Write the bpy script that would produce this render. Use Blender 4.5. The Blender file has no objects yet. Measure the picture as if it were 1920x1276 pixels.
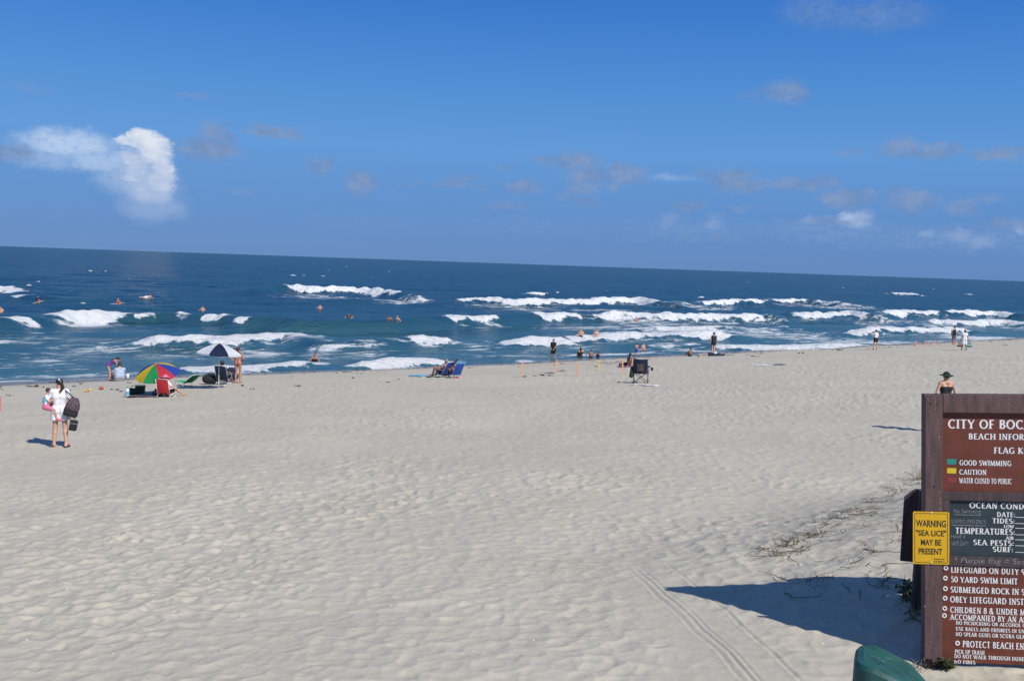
import bpy, bmesh, math, random
import numpy as np
from mathutils import Matrix, Vector

# ------------------------------------------------------------------ camera, sky, sun, exposure
SC = bpy.context.scene
COL = SC.collection
FPX = 1867.0                                   # focal length in photo pixels (1920 wide)
PITCH, ROLL, CAMZ = math.radians(4.41), math.radians(1.97), 6.9
cam_d = bpy.data.cameras.new('camera'); cam = bpy.data.objects.new('camera', cam_d); COL.objects.link(cam)
cam_d.sensor_width = 36.0; cam_d.lens = 36.0 * FPX / 1920.0
cam_d.clip_start = 0.1; cam_d.clip_end = 120000.0
CAMR = Matrix.Rotation(math.pi / 2 - PITCH, 3, 'X') @ Matrix.Rotation(ROLL, 3, 'Z')
cam.matrix_world = Matrix.Translation((0, 0, CAMZ)) @ CAMR.to_4x4()
SC.camera = cam
SC.view_settings.view_transform = 'Standard'; SC.view_settings.look = 'None'
SC.view_settings.gamma = 1.0; SC.view_settings.use_curve_mapping = False
SC.view_settings.exposure = 0.0
SUN_EL = math.radians(42.0)
SH = Vector((-0.66, 0.75, 0)).normalized()     # ground direction in which shadows fall
sun_dir = Vector((-SH.x * math.cos(SUN_EL), -SH.y * math.cos(SUN_EL), math.sin(SUN_EL)))
sun_d = bpy.data.lights.new('sun', 'SUN'); sun_d.energy = 4.6; sun_d.angle = math.radians(0.53)
sun_d.color = (1.0, 0.955, 0.88)
sun = bpy.data.objects.new('sun', sun_d); COL.objects.link(sun)
sun.rotation_euler = sun_dir.to_track_quat('Z', 'Y').to_euler(); sun.location = (20, -20, 60)

def ray(px, py):
    return CAMR @ Vector(((px - 960.0) / FPX, -(py - 638.0) / FPX, -1.0))

def build_world():
    w = bpy.data.worlds.new('World'); SC.world = w; w.use_nodes = True
    nt = w.node_tree; N = nt.nodes; L = nt.links; N.clear()
    w.cycles.sampling_method = 'MANUAL'; w.cycles.sample_map_resolution = 512
    out = N.new('ShaderNodeOutputWorld'); bg = N.new('ShaderNodeBackground')
    L.new(bg.outputs[0], out.inputs[0])
    STR = 0.1; bg.inputs[1].default_value = STR
    sky = N.new('ShaderNodeTexSky'); sky.sky_type = 'NISHITA'; sky.sun_disc = False
    sky.sun_elevation = SUN_EL; sky.sun_rotation = math.atan2(sun_dir.x, sun_dir.y)
    sky.altitude = 0; sky.air_density = 1.0; sky.dust_density = 0.0; sky.ozone_density = 4.0
    # the whole sky a touch deeper and bluer, as the camera recorded it
    gm = N.new('ShaderNodeGamma'); gm.inputs[1].default_value = 1.0; L.new(sky.outputs[0], gm.inputs[0])
    tint = N.new('ShaderNodeMix'); tint.data_type = 'RGBA'; tint.blend_type = 'MULTIPLY'; tint.inputs[0].default_value = 1
    L.new(gm.outputs[0], tint.inputs[6]); tint.inputs[7].default_value = SKY_TINT
    # direction -> (azimuth, elevation), warped by noise so that cloud edges are ragged
    tc = N.new('ShaderNodeTexCoord'); sp = N.new('ShaderNodeSeparateXYZ'); L.new(tc.outputs['Generated'], sp.inputs[0])
    def math_n(op, a, b=None, clamp=False):
        m = N.new('ShaderNodeMath'); m.operation = op; m.use_clamp = clamp
        for i, v in enumerate((a, b)):
            if v is None: continue
            if isinstance(v, (int, float)): m.inputs[i].default_value = v
            else: L.new(v, m.inputs[i])
        return m.outputs[0]
    az = math_n('ARCTAN2', sp.outputs[0], sp.outputs[1]); el = math_n('ARCSINE', sp.outputs[2])
    ae = N.new('ShaderNodeCombineXYZ'); L.new(az, ae.inputs[0]); L.new(el, ae.inputs[1])
    def vec_n(op, a, b):
        m = N.new('ShaderNodeVectorMath'); m.operation = op
        for i, v in enumerate((a, b)):
            if v is None: continue
            if isinstance(v, tuple): m.inputs[i].default_value = v
            else: L.new(v, m.inputs[i])
        return m
    def noise(scale, detail, vec, rough=0.6):
        n = N.new('ShaderNodeTexNoise'); n.inputs['Scale'].default_value = scale; n.inputs['Detail'].default_value = detail
        n.inputs['Roughness'].default_value = rough; L.new(vec, n.inputs['Vector']); return n
    ae_s = vec_n('MULTIPLY', ae.outputs[0], (1.0, 1.6, 1.0)).outputs[0]
    n1 = noise(55, 7, ae_s, 0.62)
    wv = vec_n('SUBTRACT', n1.outputs['Color'], (0.5, 0.5, 0.5)).outputs[0]
    def layer(blobs, warp, edge0, edge1):
        wsc = vec_n('MULTIPLY', wv, (warp, warp * 0.6, 0)).outputs[0]
        pos = vec_n('ADD', ae.outputs[0], wsc).outputs[0]
        acc = None
        for (px, py, rx, ry, al) in blobs:
            d = ray(px, py).normalized()
            a0, e0 = math.atan2(d.x, d.y), math.asin(d.z)
            dd = vec_n('SUBTRACT', pos, (a0, e0, 0)).outputs[0]
            sc = vec_n('MULTIPLY', dd, (FPX / rx, FPX / ry, 0)).outputs[0]
            ln = N.new('ShaderNodeVectorMath'); ln.operation = 'LENGTH'; L.new(sc, ln.inputs[0])
            mr = N.new('ShaderNodeMapRange'); mr.interpolation_type = 'SMOOTHSTEP'
            L.new(ln.outputs['Value'], mr.inputs[0])
            mr.inputs[1].default_value = edge1; mr.inputs[2].default_value = edge0
            mr.inputs[3].default_value = al; mr.inputs[4].default_value = 0
            acc = mr.outputs[0] if acc is None else math_n('MAXIMUM', acc, mr.outputs[0])
        return acc
    # tropical air: the sky keeps its blue right down to the horizon, the same all the way round
    ramp = N.new('ShaderNodeValToRGB'); e90 = math_n('DIVIDE', el, math.pi / 2, True); L.new(e90, ramp.inputs[0])
    stops = [(0.0, (.092, .212, .515)), (3.2, (.102, .250, .585)), (6.5, (.114, .310, .68)), (10, (.076, .262, .66)), (15, (.032, .175, .60)), (22, (.022, .140, .53)), (40, (.060, .15, .40)), (90, (.095, .165, .34))]
    while len(ramp.color_ramp.elements) < len(stops): ramp.color_ramp.elements.new(.5)
    for e_, (dg, c) in zip(ramp.color_ramp.elements, stops): e_.position = dg / 90.; e_.color = (c[0], c[1], c[2], 1)
    rs = N.new('ShaderNodeVectorMath'); rs.operation = 'SCALE'; L.new(ramp.outputs[0], rs.inputs[0]); rs.inputs['Scale'].default_value = 1 / STR
    mxs = N.new('ShaderNodeMix'); mxs.data_type = 'RGBA'; mxs.inputs[0].default_value = .9; L.new(tint.outputs[2], mxs.inputs[6]); L.new(rs.outputs[0], mxs.inputs[7])
    cur = mxs.outputs[2]
    n2 = noise(120, 5, ae_s, 0.6)
    n3 = noise(38, 6, ae_s, 0.6)
    def over(cur, mask, col, col2=None):
        m = N.new('ShaderNodeMix'); m.data_type = 'RGBA'; L.new(mask, m.inputs[0]); L.new(cur, m.inputs[6])
        c1 = (col[0] / STR, col[1] / STR, col[2] / STR, 1)
        if col2 is None: m.inputs[7].default_value = c1
        else:
            r = N.new('ShaderNodeMapRange'); L.new(n3.outputs[0], r.inputs[0]); r.inputs[1].default_value = .38; r.inputs[2].default_value = .6
            k = N.new('ShaderNodeMix'); k.data_type = 'RGBA'; L.new(r.outputs[0], k.inputs[0]); k.inputs[6].default_value = (col2[0] / STR, col2[1] / STR, col2[2] / STR, 1); k.inputs[7].default_value = c1
            L.new(k.outputs[2], m.inputs[7])
        return m.outputs[2]
    def ragged(mask, lo, hi):
        mr = N.new('ShaderNodeMapRange'); L.new(n2.outputs[0], mr.inputs[0])
        mr.inputs[1].default_value = lo; mr.inputs[2].default_value = hi
        mr.inputs[3].default_value = 0.35; mr.inputs[4].default_value = 1.0
        return math_n('MULTIPLY', mask, mr.outputs[0])
    # thin high veil and the anvil beside the tall cloud
    cur = over(cur, ragged(layer([(130, 270, 95, 30, .8), (190, 302, 70, 26, .62), (95, 285, 80, 34, .4), (235, 335, 60, 34, .4)], 0.03, 1.15, 0.3), .2, .5), (.52, .65, .86))
    # the tall cumulus, bright at its top and fading towards the sea
    cur = over(cur, layer([(288, 385, 66, 36, .6), (282, 350, 58, 44, .7), (282, 320, 48, 42, .75), (245, 330, 36, 30, .5)], 0.03, 1.15, 0.3), (.33, .455, .70))
    cur = over(cur, layer([(268, 256, 30, 17, .95), (292, 280, 32, 30, .92), (240, 266, 24, 13, .85), (303, 308, 22, 26, .72), (278, 270, 34, 22, .98), (256, 326, 24, 18, .5), (300, 340, 30, 24, .5), (270, 296, 26, 16, .6), (250, 296, 26, 20, .55), (285, 360, 40, 26, .3)], 0.034, 1.1, 0.5), (.76, .80, .88), (.50, .60, .78))
    # small white puffs low on the right
    cur = over(cur, layer([(1605, 410, 34, 18, .75), (1590, 404, 20, 12, .6), (1800, 440, 26, 14, .4), (1840, 455, 24, 12, .3), (1340, 418, 24, 18, .25), (1250, 412, 22, 22, .22), (1520, 412, 14, 10, .3), (1915, 432, 12, 10, .4), (1740, 437, 14, 8, .25),
                           (1265, 332, 48, 9, .3)], 0.025, 1.2, 0.2), (.50, .60, .80), (.30, .41, .66))
    # flat grey-mauve fair-weather clouds
    cur = over(cur, ragged(layer([(1300, 432, 190, 26, .35), (1560, 436, 200, 28, .45), (1800, 448, 200, 26, .5), (1000, 425, 180, 22, .22), (700, 420, 160, 18, .16)], 0.05, 1.2, 0.1), .4, .62), (.235, .355, .60))
    grey = [(1320, 322, 22, 9, .3), (1475, 336, 16, 6, .35), (1125, 318, 22, 9, .4), (1150, 350, 24, 8, .4), (1060, 366, 20, 7, .3), (905, 352, 14, 6, .25), (1850, 372, 22, 8, .3), (1630, 360, 16, 7, .4), (1660, 290, 18, 8, .4), (1380, 392, 16, 6, .3), (740, 350, 10, 5, .25), (430, 268, 14, 10, .4), (400, 246, 26, 16, .55), (392, 280, 55, 20, .6), (412, 264, 28, 16, .5), (515, 248, 48, 14, .55), (555, 256, 24, 8, .4), (365, 178, 30, 8, .3), (602, 310, 22, 13, .5), (678, 342, 28, 22, .55),
            (20, 287, 36, 13, .6), (1078, 302, 46, 17, .6), (1020, 300, 28, 8, .45), (1172, 328, 40, 20, .6), (1100, 330, 38, 16, .55), (1090, 355, 30, 12, .5), (982, 352, 30, 14, .55), (945, 314, 16, 7, .35),
            (850, 345, 34, 10, .4), (880, 333, 22, 7, .35), (785, 347, 12, 6, .35), (950, 386, 44, 9, .35), (1095, 380, 30, 9, .35), (1370, 338, 44, 22, .55), (1415, 345, 40, 16, .45), (1505, 346, 58, 11, .55), (1550, 338, 26, 9, .4),
            (1295, 386, 30, 10, .4), (1585, 374, 46, 17, .6), (1712, 376, 44, 20, .5), (1690, 365, 30, 14, .4), (1805, 388, 28, 14, .45), (1690, 278, 36, 18, .6), (1745, 284, 40, 13, .55), (1790, 282, 18, 10, .4),
            (1872, 288, 40, 12, .6), (1592, 287, 26, 9, .3), (1475, 174, 42, 20, .5), (1410, 178, 24, 12, .2), (1530, 20, 60, 26, .25), (1650, 30, 90, 26, .25), (1890, 420, 44, 9, .4), (1540, 415, 50, 8, .4), (455, 360, 24, 6, .2), (50, 165, 40, 9, .15)]
    cur = over(cur, ragged(layer([(x, y, rx * 1.08, ry * 1.12, min(1, al * 1.75)) for x, y, rx, ry, al in grey], 0.034, 1.3, 0.3), .3, .55), (.225, .325, .54), (.165, .270, .49))
    L.new(cur, bg.inputs[0])
SKY_TINT = (0.62, 0.80, 1.0, 1)
build_world()

# ------------------------------------------------------------------ helpers: materials
def V(*a): return np.array(a, float)
_m = {}
def mat(name, col, rough=0.7, var=0.12, scale=18.0, bump=0.0, bscale=120.0, metal=0.0, spec=None, sheen=0.0, trans=0.0, stretch=None):
    if name in _m: return _m[name]
    m = bpy.data.materials.new(name); m.use_nodes = True; _m[name] = m
    nt = m.node_tree; N = nt.nodes; L = nt.links; b = N['Principled BSDF']
    tc = N.new('ShaderNodeTexCoord'); n = N.new('ShaderNodeTexNoise')
    n.inputs['Scale'].default_value = scale; n.inputs['Detail'].default_value = 5; L.new(tc.outputs['Object'], n.inputs['Vector'])
    if stretch:
        mpp = N.new('ShaderNodeMapping'); mpp.inputs['Scale'].default_value = stretch; L.new(tc.outputs['Object'], mpp.inputs[0]); L.new(mpp.outputs[0], n.inputs['Vector'])
    r = N.new('ShaderNodeMapRange'); r.inputs[1].default_value = .3; r.inputs[2].default_value = .7
    r.inputs[3].default_value = 1 - var; r.inputs[4].default_value = 1 + var; L.new(n.outputs[0], r.inputs[0])
    mx = N.new('ShaderNodeVectorMath'); mx.operation = 'MULTIPLY'; mx.inputs[0].default_value = col[:3]
    L.new(r.outputs[0], mx.inputs[1]); L.new(mx.outputs[0], b.inputs['Base Color'])
    b.inputs['Roughness'].default_value = rough; b.inputs['Metallic'].default_value = metal
    if spec is not None: b.inputs['Specular IOR Level'].default_value = spec
    if bump:
        n2 = N.new('ShaderNodeTexNoise'); n2.inputs['Scale'].default_value = bscale; n2.inputs['Detail'].default_value = 4
        L.new(tc.outputs['Object'], n2.inputs['Vector'])
        bp = N.new('ShaderNodeBump'); bp.inputs['Strength'].default_value = bump; bp.inputs['Distance'].default_value = 0.01
        L.new(n2.outputs[0], bp.inputs['Height']); L.new(bp.outputs[0], b.inputs['Normal'])
    if trans:
        tr = N.new('ShaderNodeBsdfTranslucent'); L.new(mx.outputs[0], tr.inputs[0]); ms = N.new('ShaderNodeMixShader'); ms.inputs[0].default_value = trans
        L.new(b.outputs[0], ms.inputs[1]); L.new(tr.outputs[0], ms.inputs[2]); L.new(ms.outputs[0], N['Material Output'].inputs[0])
    return m

# ------------------------------------------------------------------ helpers: objects
def tag(o, label=None, cat=None, group=None, kind=None):
    if label: o['label'] = label
    if cat: o['category'] = cat
    if group: o['group'] = group
    if kind: o['kind'] = kind
    return o
def empty(name, label, cat, loc=(0, 0, 0), rotz=0.0, group=None):
    o = bpy.data.objects.new(name, None); COL.objects.link(o); o.location = loc; o.rotation_euler = (0, 0, rotz)
    o.empty_display_size = 0.2
    return tag(o, label, cat, group)
def mesh_obj(name, verts, faces, m, parent=None, smooth=False):
    me = bpy.data.meshes.new(name)
    me.from_pydata([tuple(v) for v in verts], [], [tuple(f) for f in faces]); me.update()
    if smooth: me.polygons.foreach_set('use_smooth', [True] * len(me.polygons))
    o = bpy.data.objects.new(name, me); COL.objects.link(o)
    if m: me.materials.append(m)
    if parent: o.parent = parent
    return o
class MB:
    """collects solid pieces of one part"""
    def __init__(s): s.v = []; s.f = []
    def add(s, v, f):
        n = len(s.v); s.v += [tuple(p) for p in v]; s.f += [tuple(i + n for i in q) for q in f]; return s
    def box(s, x0, x1, y0, y1, z0, z1, M=None, c=0.0):
        if c > 0:
            bm = bmesh.new(); bmesh.ops.create_cube(bm, size=1)
            for v in bm.verts: v.co = Vector(((x0 + x1) / 2 + v.co.x * (x1 - x0), (y0 + y1) / 2 + v.co.y * (y1 - y0), (z0 + z1) / 2 + v.co.z * (z1 - z0)))
            bmesh.ops.bevel(bm, geom=list(bm.edges), offset=c, segments=2, affect='EDGES', profile=.5)
            bm.verts.index_update(); vs = [v.co.copy() for v in bm.verts]; fs = [[v.index for v in f.verts] for f in bm.faces]; bm.free()
        else:
            vs = [Vector((x, y, z)) for x in (x0, x1) for y in (y0, y1) for z in (z0, z1)]
            fs = [(0, 1, 3, 2), (4, 6, 7, 5), (0, 4, 5, 1), (2, 3, 7, 6), (0, 2, 6, 4), (1, 5, 7, 3)]
        if M: vs = [M @ v for v in vs]
        return s.add(vs, fs)
    def tube(s, pts, r, n=8, closed=False, flat=1.0):
        pts = [Vector(p) for p in pts]; rs = r if isinstance(r, (list, tuple)) else [r] * len(pts)
        vs = []; fs = []; up = None
        for i, p in enumerate(pts):
            if closed: t = (pts[(i + 1) % len(pts)] - pts[i - 1])
            else: t = pts[min(i + 1, len(pts) - 1)] - pts[max(i - 1, 0)]
            t = t.normalized() if t.length > 1e-9 else Vector((0, 0, 1))
            if up is None: up = t.orthogonal().normalized()
            up = (up - t * up.dot(t)); up = up.normalized() if up.length > 1e-6 else t.orthogonal().normalized()
            b = t.cross(up)
            for k in range(n):
                a = 2 * math.pi * k / n; vs.append(p + (up * math.cos(a) + b * math.sin(a) * flat) * rs[i])
        m = len(pts)
        for i in range(m if closed else m - 1):
            for k in range(n):
                j = (i + 1) % m
                fs.append((i * n + k, i * n + (k + 1) % n, j * n + (k + 1) % n, j * n + k))
        if not closed: fs += [tuple(range(n))[::-1], tuple((m - 1) * n + k for k in range(n))]
        return s.add(vs, fs)
    def lathe(s, prof, n=20, M=None):
        vs = []; fs = []
        for (r, z) in prof:
            for k in range(n): vs.append(Vector((r * math.cos(2 * math.pi * k / n), r * math.sin(2 * math.pi * k / n), z)))
        for i in range(len(prof) - 1):
            for k in range(n): fs.append((i * n + k, i * n + (k + 1) % n, (i + 1) * n + (k + 1) % n, (i + 1) * n + k))
        fs += [tuple(range(n))[::-1], tuple((len(prof) - 1) * n + k for k in range(n))]
        if M: vs = [M @ v for v in vs]
        return s.add(vs, fs)
    def sheet(s, fn, nu, nv, th):
        """solid sheet: fn(u,v)->point, thickened along its normal"""
        P = [[Vector(fn(i / nu, j / nv)) for j in range(nv + 1)] for i in range(nu + 1)]
        top = []; bot = []
        for i in range(nu + 1):
            for j in range(nv + 1):
                a = P[min(i + 1, nu)][j] - P[max(i - 1, 0)][j]; b = P[i][min(j + 1, nv)] - P[i][max(j - 1, 0)]
                nn = a.cross(b); nn = nn.normalized() if nn.length > 1e-12 else Vector((0, 0, 1))
                top.append(P[i][j] + nn * th / 2); bot.append(P[i][j] - nn * th / 2)
        K = len(top); W = nv + 1; fs = []
        for i in range(nu):
            for j in range(nv):
                q = (i * W + j, (i + 1) * W + j, (i + 1) * W + j + 1, i * W + j + 1)
                fs.append(q); fs.append(tuple(k + K for k in q[::-1]))
        for i in range(nu):
            for j in (0, nv):
                q = (i * W + j, (i + 1) * W + j, (i + 1) * W + j + K, i * W + j + K); fs.append(q[::-1] if j == 0 else q)
        for j in range(nv):
            for i in (0, nu):
                q = (i * W + j, i * W + j + 1, i * W + j + 1 + K, i * W + j + K); fs.append(q if i == 0 else q[::-1])
        return s.add(top + bot, fs)
    def build(s, name, m, parent=None, smooth=False):
        return mesh_obj(name, s.v, s.f, m, parent, smooth)

# ------------------------------------------------------------------ helpers: numpy noise
def _hash(ix, iy, seed):
    h = (ix.astype(np.int64) * 374761393 + iy.astype(np.int64) * 668265263 + seed * 1442695041) & 0xffffffff
    h = ((h ^ (h >> 13)) * 1274126177) & 0xffffffff
    h = ((h ^ (h >> 16)) * 2246822519) & 0xffffffff
    return ((h ^ (h >> 15)) & 0xffffff) / float(0x1000000)
def vnoise(x, y, seed=0):
    x0 = np.floor(x); y0 = np.floor(y); fx = x - x0; fy = y - y0
    fx = fx * fx * (3 - 2 * fx); fy = fy * fy * (3 - 2 * fy)
    a = _hash(x0, y0, seed); b = _hash(x0 + 1, y0, seed); c = _hash(x0, y0 + 1, seed); d = _hash(x0 + 1, y0 + 1, seed)
    return (a + (b - a) * fx) * (1 - fy) + (c + (d - c) * fx) * fy - 0.5
def fbm(x, y, oct=4, seed=0, gain=.5):
    t = 0; a = 1.0
    for i in range(oct):
        t = t + a * vnoise(x * 2 ** i + 17.3 * i, y * 2 ** i - 9.1 * i, seed + i); a *= gain
    return t
def sstep(a, b, x):
    t = np.clip((x - a) / (b - a), 0, 1); return t * t * (3 - 2 * t)

# ------------------------------------------------------------------ helpers: smooth solids from distance fields (bodies, clothes, bags)
def cone(a, b, ra, rb): return ('c', np.array(a, float), np.array(b, float), float(ra), float(rb))
def ell(c, r, rot=None): return ('e', np.array(c, float), np.array(r, float), np.eye(3) if rot is None else np.array(rot, float))
def p_eval(p, X):
    if p[0] == 'c':
        a, b, ra, rb = p[1:]; ba = b - a; L2 = max(ba @ ba, 1e-9)
        t = np.clip(((X - a) @ ba) / L2, 0, 1)
        return np.linalg.norm(X - a - t[..., None] * ba, axis=-1) - (ra + (rb - ra) * t)
    c, r, R = p[1:]; q = (X - c) @ R
    k0 = np.linalg.norm(q / r, axis=-1); k1 = np.linalg.norm(q / (r * r), axis=-1)
    return k0 * (k0 - 1) / np.maximum(k1, 1e-6)
def p_box(p, pad):
    if p[0] == 'c':
        r = max(p[3], p[4]) + pad; return np.minimum(p[1], p[2]) - r, np.maximum(p[1], p[2]) + r
    r = p[2].max() + pad; return p[1] - r, p[1] + r
def solid(prims, vs, k=0.02, clips=(), cuts=(), inflate=0.0):
    """surface-nets mesh of the smooth union of prims, minus cuts, clipped by half-spaces (point, outward normal)"""
    pad = k + 2 * vs + inflate
    bb = [p_box(p, pad) for p in prims]
    lo = np.min([b[0] for b in bb], 0); hi = np.max([b[1] for b in bb], 0)
    n = np.ceil((hi - lo) / vs).astype(int) + 1
    D = np.full(tuple(n), 1.0)
    ax = [lo[i] + np.arange(n[i]) * vs for i in range(3)]
    def region(b):
        i0 = np.clip(np.floor((b[0] - lo) / vs).astype(int), 0, n); i1 = np.clip(np.ceil((b[1] - lo) / vs).astype(int) + 1, 0, n)
        sl = tuple(slice(i0[i], i1[i]) for i in range(3))
        X = np.stack(np.meshgrid(*[ax[i][sl[i]] for i in range(3)], indexing='ij'), -1); return sl, X
    for p, b in zip(prims, bb):
        sl, X = region(b)
        if X.size == 0: continue
        d = p_eval(p, X) - inflate; o = D[sl]
        h = np.maximum(k - np.abs(d - o), 0) / k
        D[sl] = np.minimum(d, o) - h * h * k * .25
    for p in cuts:
        sl, X = region(p_box(p, pad)); 
        if X.size: D[sl] = np.maximum(D[sl], -p_eval(p, X))
    if len(clips):
        X = np.stack(np.meshgrid(*ax, indexing='ij'), -1)
        for c, nn in clips:
            nn = np.array(nn, float); nn /= np.linalg.norm(nn); D = np.maximum(D, (X - np.array(c, float)) @ nn)
    S = D < 0
    c8 = [S[i:n[0] - 1 + i, j:n[1] - 1 + j, l:n[2] - 1 + l] for i in (0, 1) for j in (0, 1) for l in (0, 1)]
    cnt = sum(c.astype(np.int8) for c in c8); M = (cnt > 0) & (cnt < 8)
    idx = np.full(M.shape, -1, int); idx[M] = np.arange(M.sum()); I = np.argwhere(M)
    acc = np.zeros((len(I), 3)); w = np.zeros(len(I))
    for axi in range(3):
        o1, o2 = [q for q in range(3) if q != axi]
        for a in (0, 1):
            for b in (0, 1):
                A = I.copy(); A[:, o1] += a; A[:, o2] += b; B = A.copy(); B[:, axi] += 1
                da = D[tuple(A.T)]; db = D[tuple(B.T)]; m = (da < 0) != (db < 0)
                t = np.where(m, da / np.where(m, da - db, 1), 0)
                P = A.astype(float); P[:, axi] += t
                acc[m] += P[m]; w[m] += 1
    verts = lo + vs * acc / np.maximum(w, 1)[:, None]
    faces = []
    for axi in range(3):
        o1, o2 = [(1, 2), (2, 0), (0, 1)][axi]
        s0 = [slice(None)] * 3; s1 = [slice(None)] * 3; s0[axi] = slice(0, n[axi] - 1); s1[axi] = slice(1, n[axi])
        Sa = S[tuple(s0)]; Sb = S[tuple(s1)]
        E = np.argwhere(Sa != Sb)
        E = E[(E[:, o1] > 0) & (E[:, o2] > 0) & (E[:, o1] < n[o1] - 1) & (E[:, o2] < n[o2] - 1)]
        if not len(E): continue
        inside = Sa[tuple(E.T)]
        q = []
        for (a, b) in ((1, 1), (0, 1), (0, 0), (1, 0)):
            C = E.copy(); C[:, o1] -= a; C[:, o2] -= b; q.append(idx[tuple(C.T)])
        q = np.stack(q, 1); q[~inside] = q[~inside][:, ::-1]
        faces.append(q[(q >= 0).all(1)])
    return verts, (np.concatenate(faces) if faces else np.zeros((0, 4), int))
def np_mesh(name, verts, faces, m, parent=None, smooth=True):
    me = bpy.data.meshes.new(name); nv, nf = len(verts), len(faces)
    me.vertices.add(nv); me.vertices.foreach_set('co', np.asarray(verts, np.float32).ravel())
    me.loops.add(nf * 4); me.loops.foreach_set('vertex_index', np.asarray(faces, np.int32).ravel())
    me.polygons.add(nf); me.polygons.foreach_set('loop_start', np.arange(nf, dtype=np.int32) * 4)
    me.update(calc_edges=True); me.validate()
    if smooth: me.polygons.foreach_set('use_smooth', np.ones(len(me.polygons), bool))
    if m: me.materials.append(m)
    o = bpy.data.objects.new(name, me); COL.objects.link(o)
    if parent: o.parent = parent
    return o

# ------------------------------------------------------------------ the beach: shape of the ground
NX, NY = -0.643, 0.766                          # seaward normal of the shoreline, which passes through (0, 69)
def s_of(x, y): return x * NX + (y - 69.0) * NY  # distance seaward of the waterline
def a_of(x, y): return x * NY - (y - 69.0) * NX  # distance along the shore
_ks = np.array([-900, -80, -60, -53, -48.6, -40, -28, -20, -12, -6, 0, 6, 20, 60, 300, 900.])
_kz = np.array([6, 5, 4.3, 3.85, 3.46, 2.9, 2.05, 1.5, 1.05, .58, 0, -.4, -1.0, -2.2, -7, -9.])
_ts = np.arange(-200, 200, .25); _tz = np.interp(_ts, _ks, _kz)
_kr = np.exp(-(np.arange(-16, 17) * .25 / 1.6) ** 2); _kr /= _kr.sum()
_tz = np.convolve(np.pad(_tz, 16, 'edge'), _kr, 'valid')
def ground(x, y):
    x = np.asarray(x, float); y = np.asarray(y, float)
    s = s_of(x, y); a = a_of(x, y)
    s = s - 2.3 * sstep(-8, -28, a) * sstep(-34, -14, s)
    z = np.interp(s, _ts, _tz)
    s2 = s + 1.6 * vnoise(a / 7.0, a * 0 + 3.3, 5)                      # waterline wanders a little
    z = z + (np.interp(s2, _ts, _tz) - z) * sstep(-9, -4, s)
    dune = sstep(-37.4, -31.5, a) * sstep(-43.2, -48.2, s)
    dune = dune * sstep(8.3, 10.2, y + .15 * (x - 3.75))
    z = z + dune * (.72 + .40 * fbm(x / 1.9, y / 1.9, 3, 31)) * (1 + .35 * sstep(-30, -10, a))
    z = z - .045 * np.exp(-((x - 4.2) / 1.3) ** 2 - ((y - 8.3) / .9) ** 2)      # scour round the foot of the sign
    z = z + .10 * fbm(x / 5.5, y / 5.5, 3, 11) * sstep(-5, -14, s)
    return z
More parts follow.
